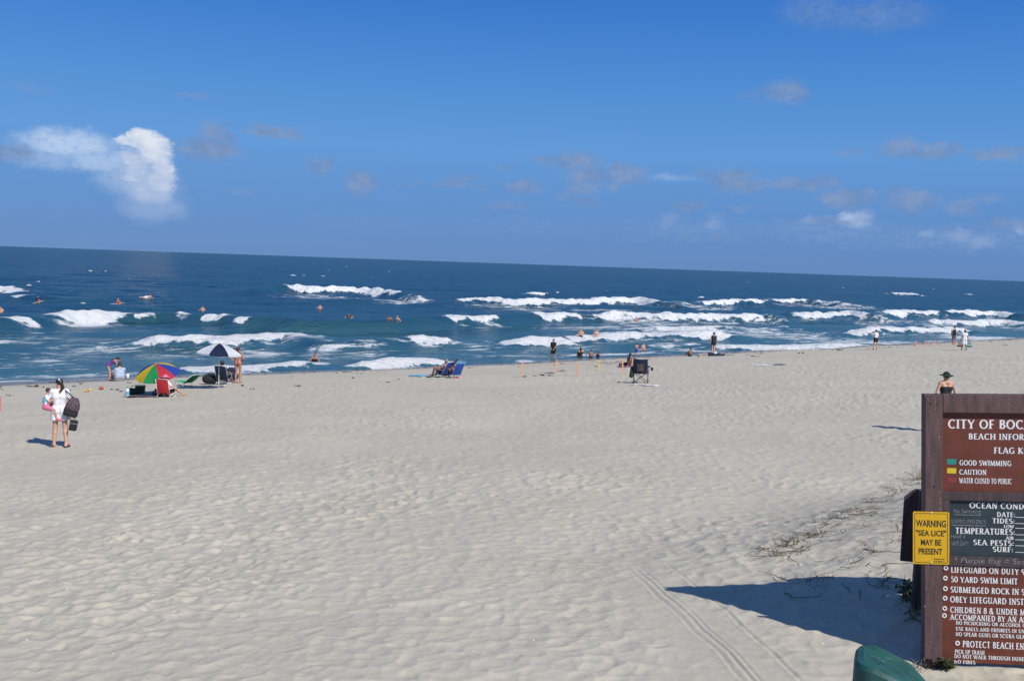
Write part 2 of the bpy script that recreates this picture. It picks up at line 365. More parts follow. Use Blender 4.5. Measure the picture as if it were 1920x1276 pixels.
def micro(x, y):
    """footprints, ruts and small ripples"""
    s = s_of(x, y); a = a_of(x, y)
    h = np.zeros_like(x)
    dune = sstep(-38.6, -33.5, a) * sstep(-43.2, -47, s)
    amp = .80 * sstep(-5, -16, s) * (1 - .45 * dune) * (.65 + .7 * sstep(-.2, .25, fbm(x / 4, y / 4, 2, 77)))
    # a smoothed lane where something was dragged up the beach, with narrow ruts in it
    t = (y - 8.6)
    lx = 2.02 - .15 * t + .02 * np.sin(t * 1.9)
    u = x - lx
    lane = np.exp(-(u / .42) ** 4) * sstep(12.6, 10.6, y) * sstep(5, 7, y)
    amp = amp * (1 - .8 * lane)
    for k, (du, dp) in enumerate(((-.02, .005), (.07, .008), (.13, .005), (.47, .006))):
        uu = u - du - .010 * np.sin(t * 5.5) - .012 * vnoise(t * 4, t * 0 + k, 8)
        h -= dp * np.exp(-(uu / .018) ** 2) * sstep(12.4, 11, y) * sstep(5, 7, y)
        h += dp * .7 * np.exp(-((np.abs(uu) - .035) / .018) ** 2) * sstep(12.4, 11, y) * sstep(5, 7, y)
    # faint wheel tracks running obliquely over the open beach
    for off in (0.0, 1.5):
        uu = (x - 7.2 - off) - (y - 21) * -.62 + .25 * np.sin(y / 3.)
        amp = amp * (1 - .75 * np.exp(-(uu / .2) ** 2) * sstep(12, 15, y) * sstep(32, 28, y))
    # churned by feet: overlapping bowls with soft ridges between them
    wx = x + .07 * fbm(x / .22, y / .22, 2, 23); wy = y + .07 * fbm(x / .22, y / .22, 2, 24)
    for (cell, dp, asp, sd) in ((.23, .036, 1.5, 1), (.15, .017, 1.25, 2)):
        ix = np.floor(wx / cell); iy = np.floor(wy / cell); d1 = np.full_like(x, 9.0)
        for ox in (-1, 0, 1):
            for oy in (-1, 0, 1):
                cx = ix + ox; cy = iy + oy
                px = (cx + _hash(cx, cy, sd * 10)) * cell; py = (cy + _hash(cx, cy, sd * 10 + 1)) * cell
                th = _hash(cx, cy, sd * 10 + 2) * 6.283; k = .75 + .6 * _hash(cx, cy, sd * 10 + 3)
                dx = wx - px; dy = wy - py; c = np.cos(th); sn = np.sin(th)
                q = np.sqrt((dx * c + dy * sn) ** 2 / asp + (-dx * sn + dy * c) ** 2 * asp) / cell * k
                d1 = np.minimum(d1, q)
        e = np.clip(d1, 0, .85)
        h += amp * dp * (1.35 * e * e - .25) * (1 + .7 * vnoise(x / 1.3, y / 1.3, 26 + sd))
    cell = .46; ix = np.floor(wx / cell); iy = np.floor(wy / cell)      # single crisp prints
    for ox in (-1, 0, 1):
        for oy in (-1, 0, 1):
            cx = ix + ox; cy = iy + oy
            px = (cx + _hash(cx, cy, 61)) * cell; py = (cy + _hash(cx, cy, 62)) * cell; th = _hash(cx, cy, 63) * 6.283; k = _hash(cx, cy, 64); k = np.where(k < .4, 0, k)
            dx = x - px; dy = y - py; c = np.cos(th); sn = np.sin(th)
            q = np.sqrt(((dx * c + dy * sn) / .10) ** 2 + ((-dx * sn + dy * c) / .055) ** 2)
            h -= amp * k * .026 * np.exp(-np.minimum(q, 3) ** 4)
    h += amp * (.012 * fbm(x / .2, y / .2, 2, 21) + .020 * fbm(x / .6, y / .6, 2, 27))
    h += .010 * fbm(x / .5, y / .5, 2, 22) * sstep(-2, -8, s)
    return h
def gz(x, y): return float(ground(np.array([x]), np.array([y]))[0])
def on_ground(px, py):
    d = ray(px, py); lo, hi = 3.0, 400.0
    T = np.concatenate([np.arange(3, 40, .05), np.arange(40, 400, .25)])
    P = np.array(d)[None] * (T / d.y)[:, None]; z = CAMZ + P[:, 2]
    i = int(np.argmax(z < ground(P[:, 0], P[:, 1]))); t = T[i]
    p = Vector((d.x / d.y * t, t, 0)); p.z = gz(p.x, p.y); return p
def on_plane(px, py, z=0.0):
    d = ray(px, py); t = (z - CAMZ) / d.z; return Vector((d.x * t, d.y * t, z))

def polar(az, rr):
    A, Rr = np.meshgrid(az, rr, indexing='xy')   # rows: radius
    return Rr * np.sin(A), Rr * np.cos(A)
def grid_faces(nr, nc):
    i = np.arange(nr - 1)[:, None] * nc + np.arange(nc - 1)[None]
    return np.stack([i, i + 1, i + nc + 1, i + nc], -1).reshape(-1, 4)
D2R = math.pi / 180
def add_attr(o, name, arr):
    at = o.data.attributes.new(name, 'FLOAT', 'POINT'); at.data.foreach_set('value', np.asarray(arr, np.float32).ravel())

def sheet_obj(name, X, Y, Z, keep, m, attrs):
    nr, nc = X.shape
    f = grid_faces(nr, nc); k = keep.ravel(); f = f[k[f].any(1)]
    used = np.zeros(nr * nc, bool); used[f.ravel()] = True
    mp = np.cumsum(used) - 1
    v = np.stack([X.ravel(), Y.ravel(), Z.ravel()], 1)[used]
    o = np_mesh(name, v, mp[f][:, ::-1], m)
    for n, a in attrs.items(): add_attr(o, n, a.ravel()[used])
    o['kind'] = 'structure'
    return o

def sand_material():
    m = bpy.data.materials.new('dry_sand'); m.use_nodes = True; nt = m.node_tree; N = nt.nodes; L = nt.links; b = N['Principled BSDF']
    tc = N.new('ShaderNodeTexCoord')
    def noise(sc, det, ro=.6):
        n = N.new('ShaderNodeTexNoise'); n.inputs['Scale'].default_value = sc; n.inputs['Detail'].default_value = det; n.inputs['Roughness'].default_value = ro
        L.new(tc.outputs['Object'], n.inputs['Vector']); return n
    n1 = noise(.35, 5); n2 = noise(14, 6, .7); n3 = noise(160, 3, .7)
    cr = N.new('ShaderNodeValToRGB'); cr.color_ramp.elements[0].position = .3; cr.color_ramp.elements[0].color = SAND_A
    cr.color_ramp.elements[1].position = .72; cr.color_ramp.elements[1].color = SAND_B; L.new(n1.outputs[0], cr.inputs[0])
    def mul(c, n, lo, hi, a, bb):
        r = N.new('ShaderNodeMapRange'); r.inputs[1].default_value = lo; r.inputs[2].default_value = hi; r.inputs[3].default_value = a; r.inputs[4].default_value = bb
        L.new(n, r.inputs[0]); v = N.new('ShaderNodeVectorMath'); v.operation = 'MULTIPLY'; L.new(c, v.inputs[0]); L.new(r.outputs[0], v.inputs[1]); return v.outputs[0]
    c = mul(cr.outputs[0], n2.outputs[0], .3, .7, .93, 1.06); c = mul(c, n3.outputs[0], .3, .7, .93, 1.07)
    at = N.new('ShaderNodeAttribute'); at.attribute_name = 'wet'
    mx = N.new('ShaderNodeMix'); mx.data_type = 'RGBA'; L.new(at.outputs['Fac'], mx.inputs[0]); L.new(c, mx.inputs[6]); mx.inputs[7].default_value = (.21, .18, .14, 1)
    at2 = N.new('ShaderNodeAttribute'); at2.attribute_name = 'litter'
    n4 = noise(9, 6, .75); r4 = N.new('ShaderNodeMapRange'); r4.inputs[1].default_value = .47; r4.inputs[2].default_value = .66; r4.inputs[4].default_value = .75; L.new(n4.outputs[0], r4.inputs[0])
    mm = N.new('ShaderNodeMath'); mm.operation = 'MULTIPLY'; L.new(at2.outputs['Fac'], mm.inputs[0]); L.new(r4.outputs[0], mm.inputs[1])
    mx2 = N.new('ShaderNodeMix'); mx2.data_type = 'RGBA'; L.new(mm.outputs[0], mx2.inputs[0]); L.new(mx.outputs[2], mx2.inputs[6]); mx2.inputs[7].default_value = (.20, .165, .115, 1)
    L.new(mx2.outputs[2], b.inputs['Base Color'])
    rr = N.new('ShaderNodeMapRange'); rr.inputs[3].default_value = .95; rr.inputs[4].default_value = .25; L.new(at.outputs['Fac'], rr.inputs[0]); L.new(rr.outputs[0], b.inputs['Roughness'])
    b.inputs['Specular IOR Level'].default_value = .2
    bp = N.new('ShaderNodeBump'); bp.inputs['Strength'].default_value = .35; bp.inputs['Distance'].default_value = .02
    L.new(n2.outputs[0], bp.inputs['Height'])
    bp2 = N.new('ShaderNodeBump'); bp2.inputs['Strength'].default_value = .25; bp2.inputs['Distance'].default_value = .004
    L.new(n3.outputs[0], bp2.inputs['Height']); L.new(bp.outputs[0], bp2.inputs['Normal']); L.new(bp2.outputs[0], b.inputs['Normal'])
    return m
SAND_A = (.470, .428, .340, 1); SAND_B = (.525, .480, .386, 1)
def build_beach():
    az = np.concatenate([np.linspace(-180, -34, 40)[:-1], np.linspace(-34, 34, 900), np.linspace(34, 180, 40)[1:]]) * D2R
    inv = np.linspace(1 / 7.4, 1 / 95., 560)
    rr = np.concatenate([[.02, 1, 2, 3, 4, 5, 6, 6.7], 1 / inv, np.geomspace(98, 900, 26)])
    X, Y = polar(az, rr); Z = ground(X, Y) + micro(X, Y)
    s = s_of(X, Y); a = a_of(X, Y)
    wet = sstep(-4.2, -1.2, s + 1.3 * vnoise(a / 6, a * 0, 3) + .5 * vnoise(a / 1.3, s, 4))
    dune = sstep(-38.6, -34.5, a) * sstep(-42.8, -45.5, s)
    litter = np.clip(dune * (.55 + 1.2 * fbm(x=X / 1.1, y=Y / 1.1, oct=3, seed=61)), 0, 1)
    return sheet_obj('beach_sand', X, Y, Z, s < 16, sand_material(), dict(wet=wet, litter=litter))
build_beach()

# ------------------------------------------------------------------ the sea
# each wave: crest line (photo pixels of its top edge), crest height, front width, back width, foam spans (x0, x1, strength)
WAVES = [
 ([(-120, 603), (0, 597), (60, 592), (110, 586), (200, 584), (300, 583), (380, 588), (475, 593), (580, 598), (727, 597), (821, 593), (870, 592), (922, 591), (990, 586), (1092, 585), (1200, 586), (1320, 586), (1431, 587), (1500, 592)],
  1.25, 1.5, 4.5, [(-120, -40, .8), (10, 47, .9), (88, 212, 1.0), (205, 300, .7), (305, 372, .4), (378, 430, .85), (448, 479, .75), (780, 822, .2), (821, 922, 1.0), (990, 1092, .6), (1092, 1180, .65), (1160, 1431, .9)]),
 ([(430, 541), (477, 538), (526, 533), (600, 536), (696, 538), (755, 549), (830, 556)], 1.35, 1.6, 5, [(526, 757, 1.0), (757, 815, .5)]),
 ([(815, 562), (845, 561), (900, 558), (980, 562), (1065, 560), (1135, 558), (1210, 557), (1235, 566), (1300, 563), (1360, 561), (1428, 561), (1470, 560), (1530, 562), (1594, 567), (1640, 570)], 1.15, 1.5, 4, [(848, 1234, 1.0), (1296, 1428, .8), (1432, 1520, .95), (1520, 1600, .6)]),
 ([(950, 551), (981, 547), (1031, 547), (1070, 553)], 1.1, 1.6, 4, [(981, 1032, 1.0)]),
 ([(1625, 551), (1660, 547), (1700, 548), (1727, 550), (1760, 554)], 1.3, 1.8, 5, [(1660, 1727, 1.0)]),
 ([(1440, 585), (1490, 586), (1560, 585), (1605, 584), (1632, 592), (1650, 584), (1700, 581), (1761, 583), (1800, 583), (1870, 584), (1909, 588), (2000, 592)], 1.15, 1.5, 4, [(1470, 1630, .95), (1644, 1761, .95), (1771, 1909, .95), (1930, 2000, .8)]),
 ([(1700, 602), (1760, 598), (1830, 601), (1880, 598), (1920, 603), (2010, 606)], .95, 1.4, 4, [(1736, 2000, .95)]),
 ([(235, 634), (262, 631), (350, 630), (430, 631), (500, 626), (556, 622), (577, 636), (660, 637), (750, 632), (848, 630), (880, 636)], .8, 1.3, 3, [(252, 561, 1.0), (752, 850, .95), (640, 752, .22)]),
 ([(930, 640), (950, 636), (1000, 631), (1048, 632), (1062, 628), (1120, 625), (1165, 623), (1240, 622), (1320, 622), (1373, 621), (1400, 628)], .75, 1.3, 3.2, [(945, 1052, 1.0), (1052, 1376, 1.0)]),
 ([(1170, 612), (1240, 611), (1320, 613), (1378, 611), (1410, 617)], .5, 1.3, 3, [(1190, 1380, .72)]),
 ([(1560, 619), (1600, 617), (1660, 613), (1740, 614), (1824, 613), (1850, 619)], .8, 1.4, 3.5, [(1575, 1826, .95)]),
 ([(300, 690), (340, 687), (420, 684), (480, 683), (540, 679), (600, 676), (625, 686)], .42, 1.0, 2.2, [(330, 604, .95)]),
 ([(630, 684), (664, 679), (720, 674), (800, 669), (850, 666), (868, 678)], .6, 1.0, 2.2, [(655, 854, 1.0)]),
 ([(1130, 646), (1180, 643), (1250, 642), (1320, 642), (1345, 645), (1400, 646), (1470, 648), (1560, 644), (1640, 639)], .45, 1.3, 3.0, [(1335, 1640, .9)]),
 ([(-60, 541), (0, 536), (20, 536), (41, 541), (70, 544)], .9, 1.5, 4, [(-60, 42, 1.0)]),
 ([(-10, 552), (10, 550), (36, 550), (65, 553), (95, 553), (120, 553), (140, 555)], .7, 1.4, 4, [(8, 64, .9), (96, 119, .6)]),
]
# small far whitecaps (x, y, half width in pixels)
CAPS = [(72, 532, 4), (54, 541, 3), (170, 510, 5), (197, 511, 2), (155, 569, 8), (549, 517, 8), (570, 518, 4), (606, 518, 5), (615, 508, 2), (730, 510, 1.5), (806, 514, 1.5), (1045, 552, 4), (1040, 512, 2), (908, 503, 2), (1138, 546, 2),
        (1246, 514, 2.5), (1240, 512, 1.5), (1315, 561, 9), (1508, 521, 2), (1630, 535, 9), (1752, 543, 4), (1700, 527, 2), (1816, 553, 10), (1801, 543, 1.5), (330, 495, 2), (395, 485, 1.5), (850, 494, 2), (650, 500, 2), (480, 498, 2), (1400, 530, 2), (1580, 540, 2), (1100, 522, 1.5), (240, 525, 3), (700, 523, 2)]
# flat foam patches left on the surface (x, y, half width px, half depth px, strength)
PATCH = [(60, 705, 120, 9, .42), (35, 716, 60, 5, .75), (120, 680, 200, 22, .36), (60, 640, 160, 16, .40), (200, 655, 180, 22, .38), (170, 613, 90, 6, .62), (300, 665, 150, 14, .42), (470, 662, 110, 10, .6), (650, 660, 160, 18, .40), (960, 665, 120, 16, .38), (900, 650, 70, 12, .45),
         (985, 677, 25, 3, .7), (600, 557, 120, 5, .48), (760, 566, 80, 4, .5), (1050, 580, 200, 5, .5), (1200, 605, 160, 6, .5), (1120, 615, 120, 6, .52), (1300, 620, 180, 10, .55), (1450, 625, 140, 16, .5), (1560, 640, 150, 14, .5), (1700, 605, 120, 7, .5), (1480, 655, 170, 6, .6),
         (1700, 645, 140, 7, .62), (1850, 634, 90, 6, .72), (1880, 612, 70, 8, .5), (1650, 612, 40, 4, .6), (1280, 655, 120, 8, .4), (720, 645, 100, 8, .42), (560, 645, 60, 6, .5), (870, 606, 90, 7, .38), (1550, 575, 90, 5, .5), (1370, 600, 120, 5, .5), (1330, 578, 150, 5, .42), (1700, 592, 90, 4, .4), (1085, 650, 120, 10, .35)]
def _wave_geo():
    out = []
    for pts, H, wf, wb, spans in WAVES:
        xs = np.arange(pts[0][0], pts[-1][0] + 1, 10.0)
        ys = np.interp(xs, [p[0] for p in pts], [p[1] for p in pts])
        k = np.exp(-(np.arange(-3, 4) / 1.6) ** 2); k /= k.sum(); ys = np.convolve(np.pad(ys, 3, 'edge'), k, 'valid')
        H = H * .88
        P = np.array([on_plane(x, y, H)[:2] for x, y in zip(xs, ys)])
        n = len(xs)
        end = np.minimum(np.arange(n), np.arange(n)[::-1]) * 10.0
        taper = sstep(0, 60, end)
        fo = np.zeros(n)
        for x0, x1, st in spans: k_ = min(22, (x1 - x0) * .4); fo = np.maximum(fo, st * sstep(x0 - 6, x0 + k_, xs) ** .7 * sstep(x1 + 6, x1 - k_ * .6, xs) ** .7)
        out.append((P, H, wf, wb, taper, fo))
    return out
_WG = _wave_geo()
_CP = [(on_plane(x, y), hw) for x, y, hw in CAPS]
_PT = []
for x, y, hx, hy, st in PATCH:
    c = on_plane(x, y); e = on_plane(x + hx, y); u = on_plane(x, max(y - hy, 540)); 
    _PT.append((c, abs(e.x - c.x), abs(u.y - c.y) + .5, st))
def sea_fields(x, y):
    shp = x.shape; x = x.ravel(); y = y.ravel()
    s = s_of(x, y); a = a_of(x, y); r = np.hypot(x, y)
    z = np.zeros_like(x); foam = np.zeros_like(x); face = np.zeros_like(x)
    fall = sstep(1500, 300, r)
    # swell and wind chop
    sh = sstep(2, 30, s)
    phi = .36 * s + 7 * vnoise(a / 30, s / 45, 41) + .03 * a; sw = sstep(-.15, .3, vnoise(a / 22, s / 14, 44)) * sstep(260, 90, s)
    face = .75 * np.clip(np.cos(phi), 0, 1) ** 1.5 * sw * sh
    z += fall * sh * ((.10 + .22 * sw) * np.sin(phi) + .30 * fbm(a / 9, s / 4.2, 3, 42))
    z += .08 * fall * sstep(0, 6, s) * fbm(a / 1.9, s / 1.1, 2, 43)
    for wi, (P, H, wf, wb, tap, fo) in enumerate(_WG):
        lo = P.min(0) - 16; hi = P.max(0) + 16
        m = np.flatnonzero((x > lo[0]) & (x < hi[0]) & (y > lo[1]) & (y < hi[1]))
        if not len(m): continue
        X = x[m] + .5 * vnoise(x[m] / 2.2, y[m] / 2.2, 50 + wi); Yy = y[m] + .9 * vnoise(x[m] / 2.6, y[m] / 2.6, 70 + wi)
        best = np.full(len(m), 1e9); u = np.zeros(len(m)); T = np.zeros(len(m)); F = np.zeros(len(m))
        for i in range(len(P) - 1):
            ax, ay = P[i]; dx, dy = P[i + 1] - P[i]; L2 = dx * dx + dy * dy
            t = np.clip(((X - ax) * dx + (Yy - ay) * dy) / L2, 0, 1)
            ex = X - ax - t * dx; ey = Yy - ay - t * dy; d2 = ex * ex + ey * ey
            b = d2 < best
            sg = np.where((dx * ey - dy * ex) > 0, 1., -1.)       # >0: seaward of the crest
            best = np.where(b, d2, best); u = np.where(b, sg * np.sqrt(d2), u)
            T = np.where(b, tap[i] + (tap[i + 1] - tap[i]) * t, T); F = np.where(b, fo[i] + (fo[i + 1] - fo[i]) * t, F)
        F = np.clip(F + (1 - np.abs(2 * np.clip(F, 0, 1) - 1)) * .9 * fbm(x[m] / 2.4, y[m] / 5, 3, 170 + wi, .6), 0, 1.05)
        w = np.where(u < 0, wf, wb)
        prof = np.exp(-np.abs(u / w) ** np.where(u < 0, 2.2, 1.6)) - .10 * np.exp(-((u + 3.4 * wf) / (1.6 * wf)) ** 2)
        lump = 1 + .20 * vnoise(x[m] / 3.6, y[m] / 6, 90 + wi) + F * .45 * fbm(x[m] / 1.3, y[m] / 3, 3, 130 + wi)
        hgt = H * T * prof * lump
        # the broken part is a tumbling roll: blunter front, lumpy
        roll = np.exp(-np.abs((u + .4 * wf) / (.95 * wf)) ** 3)
        hgt = np.maximum(hgt, H * T * F * roll * (.60 + .55 * fbm(x[m] / .8, y[m] / 1.6, 3, 110 + wi)))
        z[m] = np.maximum(z[m] * (1 - T * np.clip(prof, 0, 1) * .7), 0) * 0 + z[m] * (1 - .7 * T * np.clip(prof, 0, 1)) + hgt
        uj = u + wf * (.9 * fbm(x[m] / 3.0, y[m] / 9, 3, 150 + wi, .62) + .45 * fbm(x[m] / .7, y[m] / 2.2, 3, 190 + wi, .6))
        toe = -(.06 + .88 * F) * wf
        band = sstep(-.6 * wf, 0, uj - toe) * sstep(1.1 * wf, .1 * wf, uj)
        trail = sstep(0, .5, u) * np.exp(-np.maximum(u, 0) / 4.0) * .45 + sstep(-5.0 * wf, -1.8 * wf, u) * sstep(0, -1, u) * .42
        foam[m] = np.maximum(foam[m], F * np.maximum(band * 1.15, trail))
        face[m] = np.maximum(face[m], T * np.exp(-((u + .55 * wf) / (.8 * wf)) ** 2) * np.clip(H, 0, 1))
    for (c, hx, hy, st) in _PT:
        q = ((x - c.x) / hx) ** 2 + ((y - c.y) / hy) ** 2
        foam = np.maximum(foam, (st + .10) * np.exp(-q * .9))
    for (c, hw) in _CP:
        dist = c.y; hx = hw * dist / FPX * 1.0; q = ((x - c.x) / max(hx, .4)) ** 2 + ((y - c.y) / max(.9, dist * .006)) ** 2
        k = np.exp(-q * 1.2); foam = np.maximum(foam, 1.1 * k); z += .35 * k * min(1.6, 1 + dist / 400)
    # thin swash at the waterline
    g = ground(x, y)
    swash = np.exp(-((g + .10 + .10 * vnoise(a / 5, a * 0 + 7, 13)) / .09) ** 2)
    foam = np.maximum(foam, .62 * swash * (.75 + .8 * vnoise(a / 3.2, a * 0 + 2, 14)))
    shallow = sstep(70, 3, s + 8 * vnoise(a / 14, s / 10, 15))
    return z.reshape(shp), foam.reshape(shp), face.reshape(shp), shallow.reshape(shp)
def sea_z(x, y): return float(sea_fields(np.array([x]), np.array([y]))[0][0])
def on_sea(px, py):
    p = on_plane(px, py, 0.0); d = ray(px, py); T = np.arange(max(p.y - 26, 30), p.y + 6, .12)
    X = d.x / d.y * T; Z = CAMZ + d.z / d.y * T; w = sea_fields(X, T)[0]
    i = int(np.argmax(Z < w)) if (Z < w).any() else len(T) - 1
    return Vector((X[i], T[i], w[i]))

def sea_material():
    m = bpy.data.materials.new('sea_water'); m.use_nodes = True; nt = m.node_tree; N = nt.nodes; L = nt.links; b = N['Principled BSDF']
    tc = N.new('ShaderNodeTexCoord')
    mp = N.new('ShaderNodeMapping'); mp.vector_type = 'TEXTURE'; mp.inputs['Rotation'].default_value = (0, 0, math.radians(32)); mp.inputs['Scale'].default_value = (2.4, 1, 1)
    L.new(tc.outputs['Object'], mp.inputs[0])
    def noise(sc, det, ro=.6, vec=None, dist=0):
        n = N.new('ShaderNodeTexNoise'); n.inputs['Scale'].default_value = sc; n.inputs['Detail'].default_value = det; n.inputs['Roughness'].default_value = ro
        n.inputs['Distortion'].default_value = dist
        L.new(vec or mp.outputs[0], n.inputs['Vector']); return n.outputs[0]
    def attr(n):
        a = N.new('ShaderNodeAttribute'); a.attribute_name = n; return a.outputs['Fac']
    def mth(op, a, bb, clamp=False):
        x = N.new('ShaderNodeMath'); x.operation = op; x.use_clamp = clamp
        for i, v in enumerate((a, bb)):
            if isinstance(v, (int, float)): x.inputs[i].default_value = v
            else: L.new(v, x.inputs[i])
        return x.outputs[0]
    def mix(f, a, bb):
        x = N.new('ShaderNodeMix'); x.data_type = 'RGBA'
        if isinstance(f, (int, float)): x.inputs[0].default_value = f
        else: L.new(f, x.inputs[0])
        for i, v in ((6, a), (7, bb)):
            if isinstance(v, tuple): x.inputs[i].default_value = v
            else: L.new(v, x.inputs[i])
        return x.outputs[2]
    def mrange(v, a0, a1, b0=0., b1=1., smooth=True):
        r = N.new('ShaderNodeMapRange'); r.interpolation_type = 'SMOOTHSTEP' if smooth else 'LINEAR'
        L.new(v, r.inputs[0])
        for i, q in zip((1, 2, 3, 4), (a0, a1, b0, b1)): r.inputs[i].default_value = q
        return r.outputs[0]
    patch = mrange(noise(.045, 4), .35, .65)
    chop = mrange(noise(.22, 6, .7), .42, .60)
    deep = mix(mth('ADD', mth('MULTIPLY', patch, .45), mth('MULTIPLY', chop, .55)), SEA_DEEP, SEA_DEEP2)
    water = mix(attr('shallow'), deep, SEA_SHALLOW)
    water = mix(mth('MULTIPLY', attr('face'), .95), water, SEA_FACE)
    fn = noise(1.1, 10, .74, dist=.5); fn2 = noise(.32, 7, .66, dist=.9)
    fv = mth('ADD', attr('foam'), mth('ADD', mth('MULTIPLY', mth('SUBTRACT', fn, .5), 1.9), mth('MULTIPLY', mth('SUBTRACT', fn2, .5), 1.0)))
    f = mrange(fv, .42, .78)
    L.new(mix(f, water, FOAM), b.inputs['Base Color'])
    L.new(mrange(f, 0, 1, .17, .85, False), b.inputs['Roughness'])
    b.inputs['IOR'].default_value = 1.33
    b.inputs['Specular IOR Level'].default_value = 0.0
    h1 = noise(.55, 3, .5); h2 = noise(2.2, 4, .6); h3 = noise(7, 3, .6, tc.outputs['Object'])
    bp0 = N.new('ShaderNodeBump'); bp0.inputs['Strength'].default_value = 1; bp0.inputs['Distance'].default_value = 1.3; L.new(noise(.15, 3, .55), bp0.inputs['Height'])
    bp1 = N.new('ShaderNodeBump'); L.new(bp0.outputs[0], bp1.inputs['Normal']); bp1.inputs['Strength'].default_value = 1; bp1.inputs['Distance'].default_value = .42; L.new(h1, bp1.inputs['Height'])
    bp2 = N.new('ShaderNodeBump'); bp2.inputs['Strength'].default_value = 1; bp2.inputs['Distance'].default_value = .17; L.new(h2, bp2.inputs['Height']); L.new(bp1.outputs[0], bp2.inputs['Normal'])
    bp3 = N.new('ShaderNodeBump'); bp3.inputs['Strength'].default_value = .8; bp3.inputs['Distance'].default_value = .035; L.new(h3, bp3.inputs['Height']); L.new(bp2.outputs[0], bp3.inputs['Normal'])
    fb = noise(.9, 8, .68, tc.outputs['Object'])
    bp4 = N.new('ShaderNodeBump'); L.new(f, bp4.inputs['Strength']); bp4.inputs['Distance'].default_value = .8; L.new(fb, bp4.inputs['Height'])
    ng = N.new('ShaderNodeNewGeometry'); mn = N.new('ShaderNodeMix'); mn.data_type = 'VECTOR'; L.new(f, mn.inputs[0]); L.new(bp3.outputs[0], mn.inputs[4]); L.new(bp4.outputs[0], mn.inputs[5])
    L.new(mn.outputs[1], b.inputs['Normal'])
    # reflection of a wind-roughened sea: Fresnel, levelling off at grazing angles because the wave slopes hide each other
    fr_ = N.new('ShaderNodeFresnel'); fr_.inputs[0].default_value = 1.33; L.new(bp3.outputs[0], fr_.inputs['Normal'])
    gl = N.new('ShaderNodeBsdfGlossy'); gl.inputs['Roughness'].default_value = .14; L.new(bp3.outputs[0], gl.inputs['Normal'])
    fac = mth('MULTIPLY', mth('MINIMUM', fr_.outputs[0], .46), mth('SUBTRACT', 1.0, f))
    ms = N.new('ShaderNodeMixShader'); L.new(fac, ms.inputs[0]); L.new(b.outputs[0], ms.inputs[1]); L.new(gl.outputs[0], ms.inputs[2]); L.new(ms.outputs[0], N['Material Output'].inputs[0])
    return m
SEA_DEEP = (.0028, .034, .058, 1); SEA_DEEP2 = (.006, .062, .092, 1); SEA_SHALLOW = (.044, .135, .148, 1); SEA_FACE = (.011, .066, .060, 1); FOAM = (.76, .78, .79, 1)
def build_sea():
    az = np.concatenate([np.linspace(-90, -33, 24)[:-1], np.linspace(-33, 33, 660), np.linspace(33, 90, 24)[1:]]) * D2R
    rr = np.concatenate([np.arange(34, 245, .4), np.geomspace(246, 700, 170), np.geomspace(715, 60000, 50)])
    X, Y = polar(az, rr)
    z, foam, face, shallow = sea_fields(X, Y)
    s = s_of(X, Y)
    return sheet_obj('sea', X, Y, z, (s > -7), sea_material(), dict(foam=foam, face=face, shallow=shallow))
build_sea()

